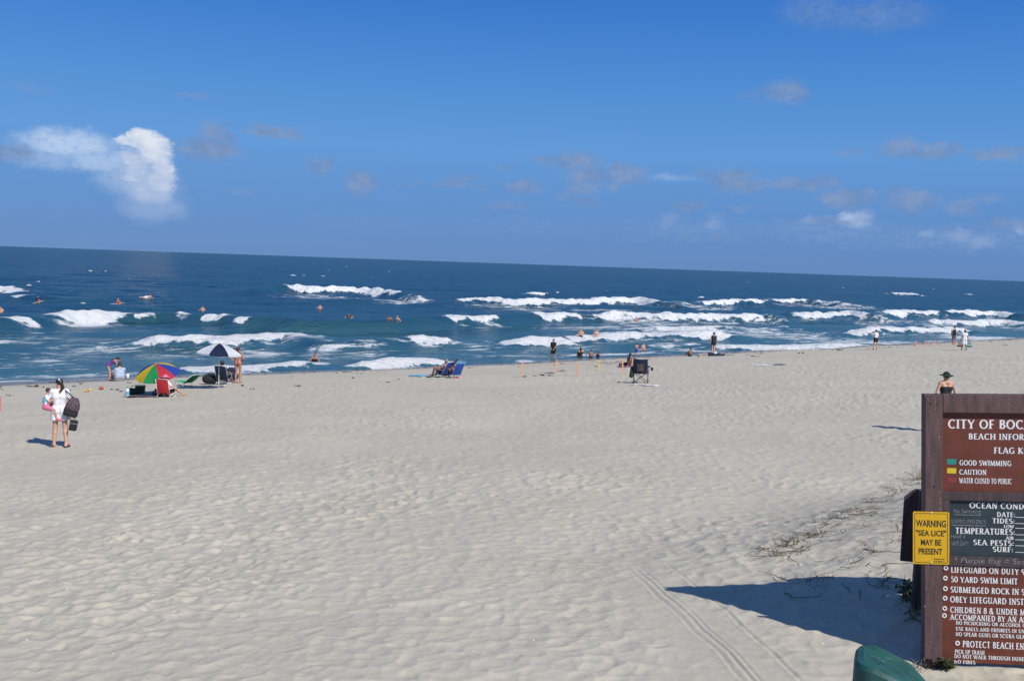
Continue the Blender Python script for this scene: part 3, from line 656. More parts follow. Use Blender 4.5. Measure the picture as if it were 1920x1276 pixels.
# ------------------------------------------------------------------ lettering: a small serif capital face drawn with strokes
_T, _t = .19, .11
def _arc(cx, cy, rx, ry, a0, a1, n=10):
    return [(cx + rx * math.cos(math.radians(a0 + (a1 - a0) * i / n)), cy + ry * math.sin(math.radians(a0 + (a1 - a0) * i / n))) for i in range(n + 1)]
def L_(x0, y0, x1, y1, w): return ('l', [(x0, y0), (x1, y1)], w)
def C_(*a): return ('a', _arc(*a), None)
GLY = {
 'A': (.82, [L_(.09, .03, .41, 1, _t), L_(.41, 1, .73, .03, _T), L_(.22, .33, .6, .33, _t)], [(.09, 0), (.73, 0)]),
 'B': (.66, [L_(.17, 0, .17, 1, _T), C_(.30, .755, .20, .20, 90, -90), C_(.30, .285, .25, .24, 90, -90), L_(.12, .955, .32, .955, _t), L_(.12, .54, .32, .54, _t), L_(.12, .045, .32, .045, _t)], []),
 'C': (.78, [C_(.46, .5, .34, .46, 48, 312, 16)], []),
 'D': (.80, [L_(.17, 0, .17, 1, _T), C_(.30, .5, .38, .455, 90, -90, 14), L_(.1, .955, .32, .955, _t), L_(.1, .045, .32, .045, _t)], []),
 'E': (.60, [L_(.17, 0, .17, 1, _T), L_(.1, .95, .52, .95, _t), L_(.1, .51, .46, .51, _t), L_(.1, .05, .54, .05, _t)], []),
 'F': (.57, [L_(.17, 0, .17, 1, _T), L_(.1, .95, .52, .95, _t), L_(.1, .49, .46, .49, _t)], [(.17, 0)]),
 'G': (.82, [C_(.46, .5, .34, .46, 48, 300, 16), L_(.69, .06, .69, .44, _T * .85), L_(.52, .44, .78, .44, _t)], []),
 'H': (.82, [L_(.17, 0, .17, 1, _T), L_(.66, 0, .66, 1, _T), L_(.17, .51, .66, .51, _t)], [(.17, 0), (.17, 1), (.66, 0), (.66, 1)]),
 'I': (.36, [L_(.18, 0, .18, 1, _T)], [(.18, 0), (.18, 1)]),
 'J': (.42, [L_(.25, .12, .25, 1, _T), C_(.10, .14, .15, .2, 0, -90, 6)], [(.25, 1)]),
 'K': (.74, [L_(.17, 0, .17, 1, _T), L_(.22, .46, .62, .98, _t), L_(.30, .56, .68, .02, _T)], [(.17, 0), (.17, 1)]),
 'L': (.56, [L_(.17, 0, .17, 1, _T), L_(.1, .05, .52, .05, _t)], [(.17, 1)]),
 'M': (.98, [L_(.15, 0, .18, 1, _t), L_(.18, 1, .49, .05, _T), L_(.49, .05, .80, 1, _t), L_(.80, 1, .84, 0, _T)], [(.15, 0), (.84, 0)]),
 'N': (.84, [L_(.16, 0, .16, 1, _t), L_(.16, 1, .68, 0, _T), L_(.68, 0, .68, 1, _t)], [(.16, 0), (.68, 1)]),
 'O': (.86, [C_(.43, .5, .34, .46, 0, 360, 22)], []),
 'P': (.62, [L_(.17, 0, .17, 1, _T), C_(.30, .72, .23, .235, 90, -90), L_(.12, .955, .32, .955, _t), L_(.12, .485, .32, .485, _t)], [(.17, 0)]),
 'R': (.70, [L_(.17, 0, .17, 1, _T), C_(.30, .73, .22, .225, 90, -90), L_(.12, .955, .32, .955, _t), L_(.12, .505, .32, .505, _t), L_(.32, .5, .62, .02, _T)], [(.17, 0)]),
 'S': (.58, [C_(.29, .74, .19, .215, 40, 270, 10), C_(.29, .27, .21, .225, 90, -140, 10)], []),
 'T': (.66, [L_(.33, 0, .33, 1, _T), L_(.04, .95, .62, .95, _t)], [(.33, 0)]),
 'U': (.80, [L_(.17, .3, .17, 1, _T), C_(.40, .3, .23, .26, 180, 360, 10), L_(.63, .3, .63, 1, _t)], [(.17, 1), (.63, 1)]),
 'V': (.78, [L_(.08, .98, .40, 0, _T), L_(.40, 0, .70, .98, _t)], [(.08, 1), (.70, 1)]),
 'W': (1.1, [L_(.08, .98, .33, 0, _T), L_(.33, 0, .55, .9, _t), L_(.55, .9, .78, 0, _T), L_(.78, 0, 1.0, .98, _t)], [(.08, 1), (1.0, 1)]),
 'X': (.76, [L_(.1, .98, .66, .02, _T), L_(.1, .02, .66, .98, _t)], []),
 'Y': (.74, [L_(.08, .98, .37, .46, _T), L_(.66, .98, .37, .46, _t), L_(.37, 0, .37, .5, _T)], [(.37, 0)]),
 '0': (.66, [C_(.33, .5, .25, .46, 0, 360, 20)], []),
 '5': (.58, [L_(.16, .95, .5, .95, _t), L_(.16, .55, .16, .98, _t), C_(.26, .32, .24, .28, 100, -130, 12)], []),
 '8': (.62, [C_(.31, .75, .18, .21, 0, 360, 16), C_(.31, .275, .22, .235, 0, 360, 16)], []),
 '9': (.62, [C_(.31, .68, .22, .28, 0, 360, 16), L_(.53, .68, .36, 0, _T * .8)], []),
 '&': (.84, [C_(.36, .78, .15, .18, 0, 360, 14), C_(.34, .28, .24, .25, 60, 330, 14), L_(.26, .66, .74, .02, _T), L_(.56, .18, .74, .46, _t)], []),
 ':': (.26, [L_(.13, .08, .13, .22, .16), L_(.13, .5, .13, .64, .16)], []), '-': (.36, [L_(.06, .4, .32, .4, _t)], []), ' ': (.34, [], []),
}
def serif_text(mb, text, x, z, cap, width=None, y=0.0, slope=0.0):
    """adds raised letters; x,z = left end of the base line, cap = cap height, width fits the line"""
    tw = sum(GLY[c][0] + .05 for c in text) * cap
    kx = cap * (width / tw if width else 1.0)
    cx = x; n = 0
    def quad(p, w0, w1):
        nonlocal n
        th = .0022 + .00012 * (n % 5); n += 1
        pts = []
        for i, (a, b) in enumerate(p):
            a2 = p[min(i + 1, len(p) - 1)]; a1 = p[max(i - 1, 0)]
            dx, dy = a2[0] - a1[0], a2[1] - a1[1]; l = math.hypot(dx, dy) or 1; dx /= l; dy /= l
            w = w0 if w0 is not None else _t + (_T - _t) * abs(dy) ** 1.5
            pts.append(((a - dy * w / 2, b + dx * w / 2), (a + dy * w / 2, b - dx * w / 2)))
        vs = []
        for l_, r_ in pts:
            for q in (l_, r_):
                X = cx + q[0] * kx; Z = z + q[1] * cap + slope * (X - x)
                vs.append((X, y - th, Z)); vs.append((X, y + .001, Z))
        fs = []
        for i in range(len(pts) - 1):
            o = i * 4
            fs += [(o, o + 4, o + 6, o + 2), (o, o + 1, o + 5, o + 4), (o + 2, o + 6, o + 7, o + 3)]
        e = (len(pts) - 1) * 4
        fs += [(0, 2, 3, 1), (e, e + 1, e + 3, e + 2)]
        mb.add(vs, fs)
    for ch in text:
        w, st, se = GLY[ch]
        for kind, p, ww in st: quad(p, ww, ww)
        for (sx, sz) in se: quad([(sx - .17, min(max(sz, .035), .965)), (sx + .17, min(max(sz, .035), .965))], .07, .07)
        cx += (w + .05) * kx
    return cx - x
def font_part(name, text, x, z, h, m, parent, y=0.0, width=None, bold=0.0, shear=0.0, ext=0.0012):
    """sans lettering from the built-in face"""
    cu = bpy.data.curves.new(name, 'FONT'); cu.body = text; cu.size = 1.0; cu.offset = bold; cu.shear = shear; cu.extrude = 0.01; cu.resolution_u = 3
    o = bpy.data.objects.new(name, cu); COL.objects.link(o); dg = bpy.context.evaluated_depsgraph_get()
    me = bpy.data.meshes.new_from_object(o.evaluated_get(dg)); bpy.data.objects.remove(o); bpy.data.curves.remove(cu)
    co = np.zeros(len(me.vertices) * 3, np.float32); me.vertices.foreach_get('co', co); co = co.reshape(-1, 3)
    mn = co.min(0); mx = co.max(0); k = h / .73; kx = (width / (mx[0] - mn[0])) if width else k
    new = np.stack([x + (co[:, 0] - mn[0]) * kx, y - (co[:, 2] / .01) * ext, z + co[:, 1] * k], 1)
    me.vertices.foreach_set('co', new.astype(np.float32).ravel()); me.update(); me.materials.clear(); me.materials.append(m)
    me.name = name; q = bpy.data.objects.new(name, me); COL.objects.link(q); q.parent = parent; q['kind'] = 'stuff'; return q

# ------------------------------------------------------------------ the big brown information sign
d0 = ray(1731, 1258); SO = Vector((d0.x / d0.y * 8.6, 8.6, CAMZ + d0.z / d0.y * 8.6))
SM = Matrix.Rotation(math.radians(-9), 3, 'Z') @ Matrix.Rotation(math.radians(-3), 3, 'X') @ Matrix.Rotation(math.radians(-2.75), 3, 'Y')
def SP(px, py, y=0.0):
    """photo pixel -> (x, z) in the plane of the sign, y = local depth of the surface"""
    n = SM @ Vector((0, 1, 0)); o = SO + n * y; d = ray(px, py); t = (o - Vector((0, 0, CAMZ))).dot(n) / d.dot(n)
    q = SM.transposed() @ (Vector((0, 0, CAMZ)) + d * t - SO); return q.x, q.z
wood = mat('brown_stained_timber', (.088, .050, .050), .75, .35, 30, .5, 60, stretch=(1, 1, .12))
wood_d = mat('weathered_dark_timber', (.052, .036, .040), .8, .35, 30, .5, 60, stretch=(1, 1, .12))
panel_m = mat('red_brown_sign_enamel', (.122, .028, .014), .55, .22, 5, .15, 40)
board_m = mat('slate_chalkboard', (.018, .032, .040), .55, .30, 5, .1, 40)
white_l = mat('white_letter_vinyl', (.70, .70, .70), .5, .05)
chalk = mat('grey_chalk', (.22, .23, .24), .9, .5, 60)
def place(o): o.matrix_world = Matrix.Translation(SO) @ SM.to_4x4()
sign = empty('information_sign', 'large brown timber beach information sign with white lettering and chalkboard', 'sign'); place(sign)
x_in = SP(1765, 850)[0]; ZT = SP(1731, 738)[1]; z_beam = SP(1800, 773)[1]; XR = x_in * 2 + (SP(1896, 850)[0] - x_in) * 2
MB().box(0, x_in, -.045, .095, -.5, ZT - .002, c=.006).build('post', wood, sign)
MB().box(XR - x_in, XR, -.045, .095, -.5, ZT - .002, c=.006).build('post', wood, sign)
MB().box(x_in + .001, XR - x_in - .001, -.047, .09, z_beam, ZT, c=.006).build('top_beam', wood, sign)
z1 = SP(1800, 921)[1]; z2 = SP(1800, 937)[1]; z3 = SP(1800, 1041)[1]; z4 = SP(1800, 1059)[1]; z5 = SP(1800, 1241)[1]
XI = XR - x_in - .002; xl = x_in + .002
hp = MB().box(xl, XI, 0, .03, z1 + .001, z_beam + .01).build('header_panel', panel_m, sign)
MB().box(xl, XI, -.03, .05, z2, z1, c=.004).build('rail', wood_d, sign)
xc = SP(1780, 990)[0]
MB().box(xl, xc - .001, -.03, .05, z3, z2 - .001, c=.003).build('chalkboard_frame', wood_d, sign)
MB().box(XI - (xc - xl), XI, -.03, .05, z3, z2 - .001, c=.003).build('chalkboard_frame', wood_d, sign)
cb = MB().box(xc, XI - (xc - xl) - .001, 0, .03, z3, z2 - .001).build('chalkboard', board_m, sign)
cr_ = MB().box(xl, XI, -.022, .05, z4, z3 - .001, c=.003).build('chalk_rail', wood_d, sign)
lp = MB().box(xl, XI, -.004, .03, z5, z4 - .001, c=.004).build('rules_panel', panel_m, sign)
chip = mat('bare_timber_chips', (.26, .21, .17), .9, .4, 60); rnd = random.Random(9)
for (qx, qy, n_, dx_, dy_) in ((1754, 758, 9, 1.5, 14), (1741, 741, 14, 7, 3), (1862, 742.5, 10, 12, 1.2), (1762.5, 940, 16, 1.0, 22), (1760, 800, 8, 1.5, 20), (1735, 1100, 6, 2, 60), (1733, 1240, 8, 3, 12)):
    mbc = MB()
    for i in range(n_):
        c_ = SP(qx + rnd.uniform(-dx_, dx_), qy + rnd.uniform(-dy_, dy_), -.046); w_ = rnd.uniform(.003, .009); h_ = rnd.uniform(.004, .022) if dy_ > dx_ else rnd.uniform(.003, .008)
        mbc.add([(c_[0] - w_ * .5, -.0482, c_[1]), (c_[0], -.0482, c_[1] - h_ * .5), (c_[0] + w_ * .6, -.0482, c_[1] + h_ * .1), (c_[0] + w_ * .1, -.0482, c_[1] + h_ * .6)], [(0, 1, 2, 3)])
    mbc.build('paint_chips', chip, sign)['kind'] = 'stuff'
for sx, zz in ((.05, ZT - .08), (.1, ZT - .08), (XR - .06, ZT - .08), (.08, z1 + .05)):
    MB().lathe([(.009, 0), (.009, .003), (.005, .006)], 8, Matrix.Translation((sx, -.045, zz)) @ Matrix.Rotation(math.pi / 2, 4, 'X')).build('bolt', wood_d, sign)
def lines(parent, name, rows, y, m=white_l):
    for text, x0, ytop, ybase, x1 in rows:
        a = SP(x0, ybase, y); b = SP(x0, ytop, y); mb = MB()
        w = (SP(x1, ybase, y)[0] - a[0]) if x1 else None
        serif_text(mb, text, a[0], a[1], b[1] - a[1], w, y - .0005)
        o = mb.build(name, m, parent); o['kind'] = 'stuff'
cw = 143. / sum(GLY[c][0] + .05 for c in 'CITY OF BOC')
def wfull(text, part, x0, x1): return x0 + (x1 - x0) * sum(GLY[c][0] + .05 for c in text) / sum(GLY[c][0] + .05 for c in part)
def row(text, part, x0, yt, yb, x1): return (text, x0, yt, yb, wfull(text, part, x0, x1))
lines(hp, 'lettering', [row('CITY OF BOCA RATON', 'CITY OF BOC', 1776.8, 785.8, 802.4, 1921), row('BEACH INFORMATION', 'BEACH INFOR', 1815.5, 812, 823, 1921), row('FLAG KEY', 'FLAG K', 1863, 838, 849.5, 1919),
     row('GOOD SWIMMING', 'GOOD SWIMMING', 1798.5, 862, 871.5, 1896.5), row('CAUTION', 'CAUTION', 1798.2, 879.5, 888.7, 1850), row('WATER CLOSED TO PUBLIC', 'WATER CLOSED TO PUBLIC', 1798.5, 895.3, 905, 1897)], 0)
for nm, c, y0, y1 in (('green_flag_swatch', (.02, .22, .19), 860, 869.8), ('yellow_flag_swatch', (.62, .45, .02), 877, 886.6), ('red_flag_swatch', (.22, .03, .045), 894.5, 903.2)):
    a = SP(1775.6, y1); b = SP(1792.8, y0); MB().box(a[0], b[0], -.002, .002, a[1], b[1]).build(nm, mat(nm, c, .5, .1), hp)
lines(cb, 'lettering', [row('OCEAN CONDITIONS', 'OCEAN COND', 1817.5, 941, 951.7, 1921), ('DATE:', 1868.7, 959.2, 968, 1903.5), ('TIDES:', 1860.3, 970.8, 979.8, 1903), ('LOW', 1881.8, 983, 989, 1901.5), ('TEMPERATURES:', 1791, 988.3, 999.2, 1903.5),
     ('AIR', 1885.5, 1004.6, 1010.8, 1901), ('SEA PESTS:', 1824.6, 1010.8, 1020.6, 1901.5), ('SURF:', 1860.9, 1023.8, 1033.3, 1900)], 0)
for yy in (968.5, 980, 989, 1001, 1010.5, 1021.5, 1034):
    a = SP(1903.5, yy); MB().box(a[0], XI - (xc - xl) - .05, -.0022, .001, a[1] - .004, a[1]).build('ruled_line', white_l, cb)
for tx, x0, yt, yb, x1 in (('No Swimming', 1788, 952.5, 961, 1839), ('SURFING (FINS ONLY)', 1783, 972, 980, 1849), ('HAVE A', 1783, 1000, 1008.5, 1810), ('SAFE DAY!', 1783.5, 1013, 1021.5, 1815)):
    a = SP(x0, yb); b = SP(x0, yt); w = SP(x1, yb)[0] - a[0]
    font_part('chalk_writing', tx, a[0], a[1], b[1] - a[1], chalk, cb, -.0004, w, -.01, .12)
for x0, x1, yy in ((1789, 1839.5, 963.5), (1784, 1848, 983)):
    a = SP(x0, yy); b = SP(x1, yy + .6); MB().box(a[0], b[0], -.0016, .001, a[1] - .005, a[1]).build('chalk_underline', chalk, cb)
a = SP(1789, 1056, -.022); b = SP(1789, 1043.5, -.022)
font_part('chalk_writing', '* Purple flag = Sealice', a[0], a[1] + .012, (b[1] - a[1]) * .85, chalk, cr_, -.0225, SP(1945, 1056)[0] - a[0], -.01, .15)
lines(lp, 'lettering', [row('LIFEGUARD ON DUTY 9', 'LIFEGUARD ON DUTY 9', 1782.7, 1061, 1072.3, 1922), ('50 YARD SWIM LIMIT', 1782.5, 1079.6, 1090.3, 1908.5), row('SUBMERGED ROCK IN SURF', 'SUBMERGED ROCK IN S', 1782, 1098.5, 1109.5, 1922),
     row('OBEY LIFEGUARD INSTRUCTIONS', 'OBEY LIFEGUARD INST', 1781.3, 1116.7, 1128, 1921), row('CHILDREN 8 & UNDER MUST BE', 'CHILDREN 8 & UNDER M', 1781, 1136.3, 1147.2, 1923), row('ACCOMPANIED BY AN ADULT', 'ACCOMPANIED BY AN A', 1781, 1150.2, 1160.6, 1919),
     row('NO PICNICKING OR ALCOHOL ON BEACH', 'NO PICNICKING OR ALCOHOL O', 1791.7, 1163.2, 1169.6, 1924), row('USE BALLS AND FRISBEES IN UN', 'USE BALLS AND FRISBEES IN UN', 1791.7, 1174, 1180.6, 1922), row('NO SPEAR GUNS OR SCUBA GEAR', 'NO SPEAR GUNS OR SCUBA GEA', 1791.5, 1184, 1191, 1922),
     row('PROTECT BEACH ENVIRONMENT', 'PROTECT BEACH EN', 1804.5, 1200, 1211.8, 1921), ('PICK UP TRASH', 1790, 1216.5, 1224, 1846), row('DO NOT WALK THROUGH DUNES', 'DO NOT WALK THROUGH DUN', 1789, 1225.5, 1232.3, 1916), ('NO FIRES', 1788.5, 1236, 1242.2, 1829)], -.004)
for bx, by in ((1773, 1064), (1772, 1083), (1772, 1102.5), (1771.5, 1120.5), (1771, 1139.7), (1770.3, 1153), (1794.8, 1204.7)):
    a = SP(bx, by, -.004); ring = [(a[0] + .015 * math.cos(q), -.006, a[1] + .016 * math.sin(q)) for q in np.linspace(0, 2 * math.pi, 13)[:-1]]
    MB().tube(ring, .0065, 6, closed=True).build('bullet_ring', white_l, lp)

# ------------------------------------------------------------------ yellow warning plate on its post
wy = -.052
a = SP(1711.6, 1056, wy); b = SP(1780, 959.5, wy); ws = empty('warning_sign', 'small yellow metal warning plate about sea lice, bolted to the timber post', 'sign'); place(ws)
yel = mat('yellow_enamel', (.62, .36, .006), .4, .06, 12); blk = mat('black_print', (.012, .012, .012), .5, .1)
def rrect(x0, x1, z0, z1, r, n=5):
    p = []
    for cx, cz, a0 in ((x1 - r, z1 - r, 0), (x0 + r, z1 - r, 90), (x0 + r, z0 + r, 180), (x1 - r, z0 + r, 270)):
        p += [(cx + r * math.cos(math.radians(a0 + 90 * i / n)), cz + r * math.sin(math.radians(a0 + 90 * i / n))) for i in range(n + 1)]
    return p
p = rrect(a[0], b[0], a[1], b[1], .014); nP = len(p)
plate = mesh_obj('plate', [(x, wy - .002, z) for x, z in p] + [(x, wy + .002, z) for x, z in p], [tuple(range(nP)), tuple(range(nP, 2 * nP))[::-1]] + [(i, i + nP, (i + 1) % nP + nP, (i + 1) % nP) for i in range(nP)], yel, ws)
q1 = rrect(a[0] + .013, b[0] - .013, a[1] + .013, b[1] - .013, .012); q2 = rrect(a[0] + .0175, b[0] - .0175, a[1] + .0175, b[1] - .0175, .009)
mesh_obj('border', [(x, wy - .0026, z) for x, z in q1 + q2], [(i, (i + 1) % nP, (i + 1) % nP + nP, i + nP) for i in range(nP)], blk, plate)
for tx, x0, yt, yb, x1 in (('WARNING', 1717.5, 973.2, 986, 1773.5), ('"SEA LICE"', 1717.3, 992.3, 1003, 1774), ('MAY BE', 1726.5, 1009.5, 1020.8, 1764.5), ('PRESENT', 1722.2, 1026.3, 1037.6, 1766.7), ('BOCA RATON', 1752, 1046, 1048.4, 1771), ('OCEAN RESCUE', 1750, 1050, 1052.2, 1771)):
    if tx[0] in 'BO': continue
    c = SP(x0, yb, wy); d = SP(x0, yt, wy); w = SP(x1, yb, wy)[0] - c[0]
    font_part('lettering', tx, c[0], c[1], d[1] - c[1], blk, plate, wy - .0024, w, .022, ext=.0006)
for yy in (1047.2, 1051.2):      # two lines of print too small to read
    c = SP(1751, yy, wy); mb = MB(); xx = c[0]; rnd = random.Random(int(yy))
    while xx < b[0] - .035:
        w_ = rnd.uniform(.004, .008); mb.box(xx, xx + w_, wy - .0028, wy - .0015, c[1] - .004, c[1] + .004); xx += w_ + rnd.choice((.002, .002, .006))
    mb.build('fine_print', blk, plate)['kind'] = 'stuff'
steel = mat('galvanised_steel', (.35, .35, .35), .4, .1, 20, metal=.8)
for zz in (b[1] - .012, a[1] + .012):
    cx = (a[0] + b[0]) / 2
    MB().lathe([(.008, 0), (.008, .003), (.004, .005)], 8, Matrix.Translation((cx, wy - .002, zz)) @ Matrix.Rotation(math.pi / 2, 4, 'X')).build('bolt', steel, ws)

# ------------------------------------------------------------------ dark notice board standing just behind the sign
bp_ = on_ground(1719, 1172); DY = 9.6
def at_depth(px, py, Y): d = ray(px, py); return Vector((d.x / d.y * Y, Y, CAMZ + d.z / d.y * Y))
pb = at_depth(1719, 1150, DY); zb = gz(pb.x, pb.y)
nb = empty('notice_board', 'dark brown board with clipped corner on a post behind the information sign', 'sign', (pb.x, pb.y, zb), math.radians(-14))
zt = at_depth(1719, 918, DY).z - zb; ze = at_depth(1719, 1057, DY).z - zb
MB().box(-.055, .055, -.055, .055, -.4, zt, c=.006).build('post', wood_d, nb)
w1 = .175
prof = [(-w1, ze), (.9, ze), (.9, zt - .01), (-w1 + .10, zt - .01), (-w1, zt - .10)]
mesh_obj('board', [(x, .057, z) for x, z in prof] + [(x, .097, z) for x, z in prof], [(0, 1, 2, 3, 4), (9, 8, 7, 6, 5)] + [(i, i + 5, (i + 1) % 5 + 5, (i + 1) % 5) for i in range(5)], wood_d, nb)

# ------------------------------------------------------------------ green litter bin with a hooded lid
bt = at_depth(1676, 1232, 6.0); zb = gz(bt.x, bt.y)
binr = empty('litter_bin', 'dark green litter bin with a scuffed sloping hood beside the sign', 'bin', (bt.x, bt.y, zb), math.radians(-20)); binr.scale = (.80, .80, 1)
ztop = at_depth(1655, 1232, 6.0).z - zb
g1 = mat('green_bin_plastic', (.014, .080, .068), .62, .28, 7, .25, 60); g2 = mat('dark_bin_body', (.028, .030, .040), .6, .2, 8, .2, 60)
def octo(hx, hy, c, z): return [(hx, -hy + c, z), (hx, hy - c, z), (hx - c, hy, z), (-hx + c, hy, z), (-hx, hy - c, z), (-hx, -hy + c, z), (-hx + c, -hy, z), (hx - c, -hy, z)]
def loft(rings, name, m, parent, smooth=False):
    n = len(rings[0]); vs = [p for r in rings for p in r]; fs = []
    for i in range(len(rings) - 1): fs += [(i * n + k, i * n + (k + 1) % n, (i + 1) * n + (k + 1) % n, (i + 1) * n + k) for k in range(n)]
    fs += [tuple(range(n))[::-1], tuple((len(rings) - 1) * n + k for k in range(n))]
    return mesh_obj(name, vs, fs, m, parent, smooth)
def rr_ring(hx, hy, r, z, tilt=0.0, n=6):
    return [(x, y, z + tilt * x) for x, y in [(q[0], q[1]) for q in rrect(-hx, hx, -hy, hy, r, n)]]
H0 = ztop - .26
loft([rr_ring(.25, .25, .10, -.1), rr_ring(.265, .265, .11, H0 * .5), rr_ring(.275, .275, .11, H0)], 'body', g2, binr)
def hood_ring(k, z, sl): 
    out = []
    for (x, y) in rrect(-.29 * k, .29 * k, -.28 * k, .28 * k, .14 * k, 14):
        zz = z - sl * max(0, x - .02) * 1.0
        out.append((x, y, zz))
    return out
lid = loft([hood_ring(1.0, H0 + .002, 0), hood_ring(1.0, H0 + .05, 0), hood_ring(.995, H0 + .17, .42), hood_ring(.97, H0 + .225, .62), hood_ring(.90, H0 + .25, .72), hood_ring(.75, H0 + .258, .76)], 'hood', g1, binr)
fm = mat('push_flap_plastic', (.010, .06, .052), .4, .1)
MB().tube([(x, y, H0 + .012) for x, y in rrect(-.292, .292, -.282, .282, .14, 10)], .010, 6, closed=True).build('rim', g1, lid, True)
MB().box(-.14, .14, -.286, -.279, H0 + .03, H0 + .14, c=.003).build('push_flap', fm, lid)
sc_m = mat('dry_scuff_marks', (.10, .20, .19), .9, .5, 80); rnd = random.Random(4); mb = MB()
for i in range(16):
    x = rnd.uniform(-.19, -.02); y = -.06 + rnd.gauss(0, .035); w_ = rnd.uniform(.006, .028); mb.box(x, x + w_, y, y + rnd.uniform(.004, .012), H0 + .2575, H0 + .2592)
lid.data.polygons.foreach_set('use_smooth', [True] * len(lid.data.polygons)); lid.data.set_sharp_from_angle(angle=math.radians(28))
o = mb.build('scuff_marks', sc_m, lid); o['kind'] = 'stuff'

# ------------------------------------------------------------------ people
def nrm(v): v = np.array(v, float); return v / np.linalg.norm(v)
BASE = dict(pel=(0, 0, .95), che=(0, 0, 1.41), R=(1, 0, 0), Rh=(1, 0, 0), head=(0, .025, 1.585), face=(0, 1, 0),
            eL=(-.23, -.03, 1.13), wL=(-.25, .06, .88), eR=(.23, -.03, 1.13), wR=(.25, .06, .88), hL=None, hR=None,
            kL=(-.10, .02, .50), aL=(-.11, -.03, .075), tL=(-.13, .15, .035), kR=(.10, .02, .50), aR=(.11, -.03, .075), tR=(.13, .15, .035))
def pose(**k): d = dict(BASE); d.update(k); return d
def body_parts(P, fem, fat, detail):
    g = {k: (np.array(v, float) if v is not None else None) for k, v in P.items()}
    pel, che, head = g['pel'], g['che'], g['head']; U = nrm(che - pel); R = nrm(g['R']); Rh = nrm(g['Rh']); F = nrm(np.cross(U, R))
    face = nrm(g['face']); hu = nrm(head - che); hu = nrm(hu - face * (hu @ face)); hr = np.cross(face, hu)
    f = 1 + fat
    ww = (.045 if fem else .06) * f; hip = (.085 if fem else .075) * f; wr = (.086 if fem else .098) * f
    w = pel + U * .19
    parts = dict(pelvis=[], torso=[], head=[], armL=[], armR=[], legL=[], legR=[], hand=[], foot=[])
    hp = []
    for sg in (-1, 1):
        parts['pelvis'].append(cone(pel + Rh * sg * hip, pel + Rh * sg * hip * .8 + U * .06, .095 * f, .09 * f))
        parts['pelvis'].append(cone(pel + Rh * sg * hip - U * .03 - F * .035, pel + Rh * sg * hip * .9 + U * .02 - F * .03, .088 * f, .08 * f))
        parts['torso'].append(cone(pel + Rh * sg * ww * 1.1 + U * .05, w + R * sg * ww + F * .01 * fat * 4, .094 * f, wr))
        parts['torso'].append(cone(w + R * sg * ww, che - U * .13 + R * sg * .072, wr, .098))
        parts['torso'].append(cone(che - U * .13 + R * sg * .072, che - U * .045 + R * sg * .095, .098, .072))
        parts['torso'].append(cone(che + R * sg * .04 + U * .03, che + R * sg * .15 - U * .005, .05, .055))
        if fem: parts['torso'].append(ell(che - U * .135 + F * .085 + R * sg * .068, (.058, .058, .058)))
    parts['head'] = [cone(che + U * .01, head - hu * .06 - face * .01, .054 if fem else .06, .052),
                     ell(head + hu * .02 - face * .012, (.076, .094, .098), np.stack([hr, face, hu], 1)),
                     ell(head - hu * .045 + face * .022, (.056, .066, .068), np.stack([hr, face, hu], 1))]
    if detail:
        parts['head'] += [cone(head + face * .088 + hu * .005, head + face * .106 - hu * .028, .010, .014), ell(head + hr * .078 - hu * .01, (.012, .022, .03), np.stack([hr, face, hu], 1)), ell(head - hr * .078 - hu * .01, (.012, .022, .03), np.stack([hr, face, hu], 1)),
                          cone(head + face * .083 - hu * .058 - hr * .018, head + face * .083 - hu * .058 + hr * .018, .010, .010)]
    k = .9 if fem else 1.0
    for s, sg in (('L', -1), ('R', 1)):
        sh = che + R * sg * .175 - U * .012; e, wv = g['e' + s], g['w' + s]
        parts['arm' + s] = [cone(sh, e, .050 * k * f, .038 * k), cone(e, e + (wv - e) * .35, .038 * k, .036 * k), cone(e + (wv - e) * .35, wv, .036 * k, .025 * k)]
        hd = nrm(g['h' + s]) if g['h' + s] is not None else nrm(nrm(wv - e) + np.array([0, .15, -.25]))
        side = nrm(np.cross(hd, F) if abs(hd @ F) < .9 else np.cross(hd, U)); nn = np.cross(side, hd)
        pc = wv + hd * .05
        parts['hand'].append(cone(wv, wv + hd * .085, .024, .034))
        if detail:
            curl = nrm(hd + F * .25)
            for i, (off, ln) in enumerate(((-.027, .062), (-.009, .075), (.009, .07), (.026, .055))):
                b0 = wv + hd * .095 + F * 0 + np.cross(hd, side) * off; m_ = b0 + hd * ln * .55; parts['hand'] += [cone(b0, m_, .0105, .010), cone(m_, m_ + curl * ln * .5, .010, .0085)]
            b0 = wv + hd * .035 - np.cross(hd, side) * .03; parts['hand'] += [cone(b0, b0 + nrm(hd - np.cross(hd, side) * .8) * .055, .014, .010)]
        hj = pel + Rh * sg * .09 * f - U * .035; kn, an, to = g['k' + s], g['a' + s], g['t' + s]
        parts['leg' + s] = [cone(hj, kn, (.088 if fem else .084) * f, .054), cone(kn, kn + (an - kn) * .3, .053, .056), cone(kn + (an - kn) * .3, an, .056, .036)]
        hl = an - nrm(to - an) * .05; hl[2] = hl[2] - .03 if abs(nrm(to - an)[2]) < .6 else hl[2]
        parts['foot'] += [cone(an, to, .038, .030), cone(an, hl, .036, .033)]
    return parts, dict(U=U, R=R, F=F, Rh=Rh, pel=pel, che=che, head=head, face=face, hu=hu, hr=hr)
def upper(parts, s, frac):
    c = parts['arm' + s][0]; e = c[1] + (c[2] - c[1]) * frac; return cone(c[1], e, c[3], c[3] + (c[4] - c[3]) * frac), (e, c[2] - c[1])
def thigh(parts, s, frac):
    c = parts['leg' + s][0]; e = c[1] + (c[2] - c[1]) * frac; return cone(c[1], e, c[3], c[3] + (c[4] - c[3]) * frac), (e, c[2] - c[1])
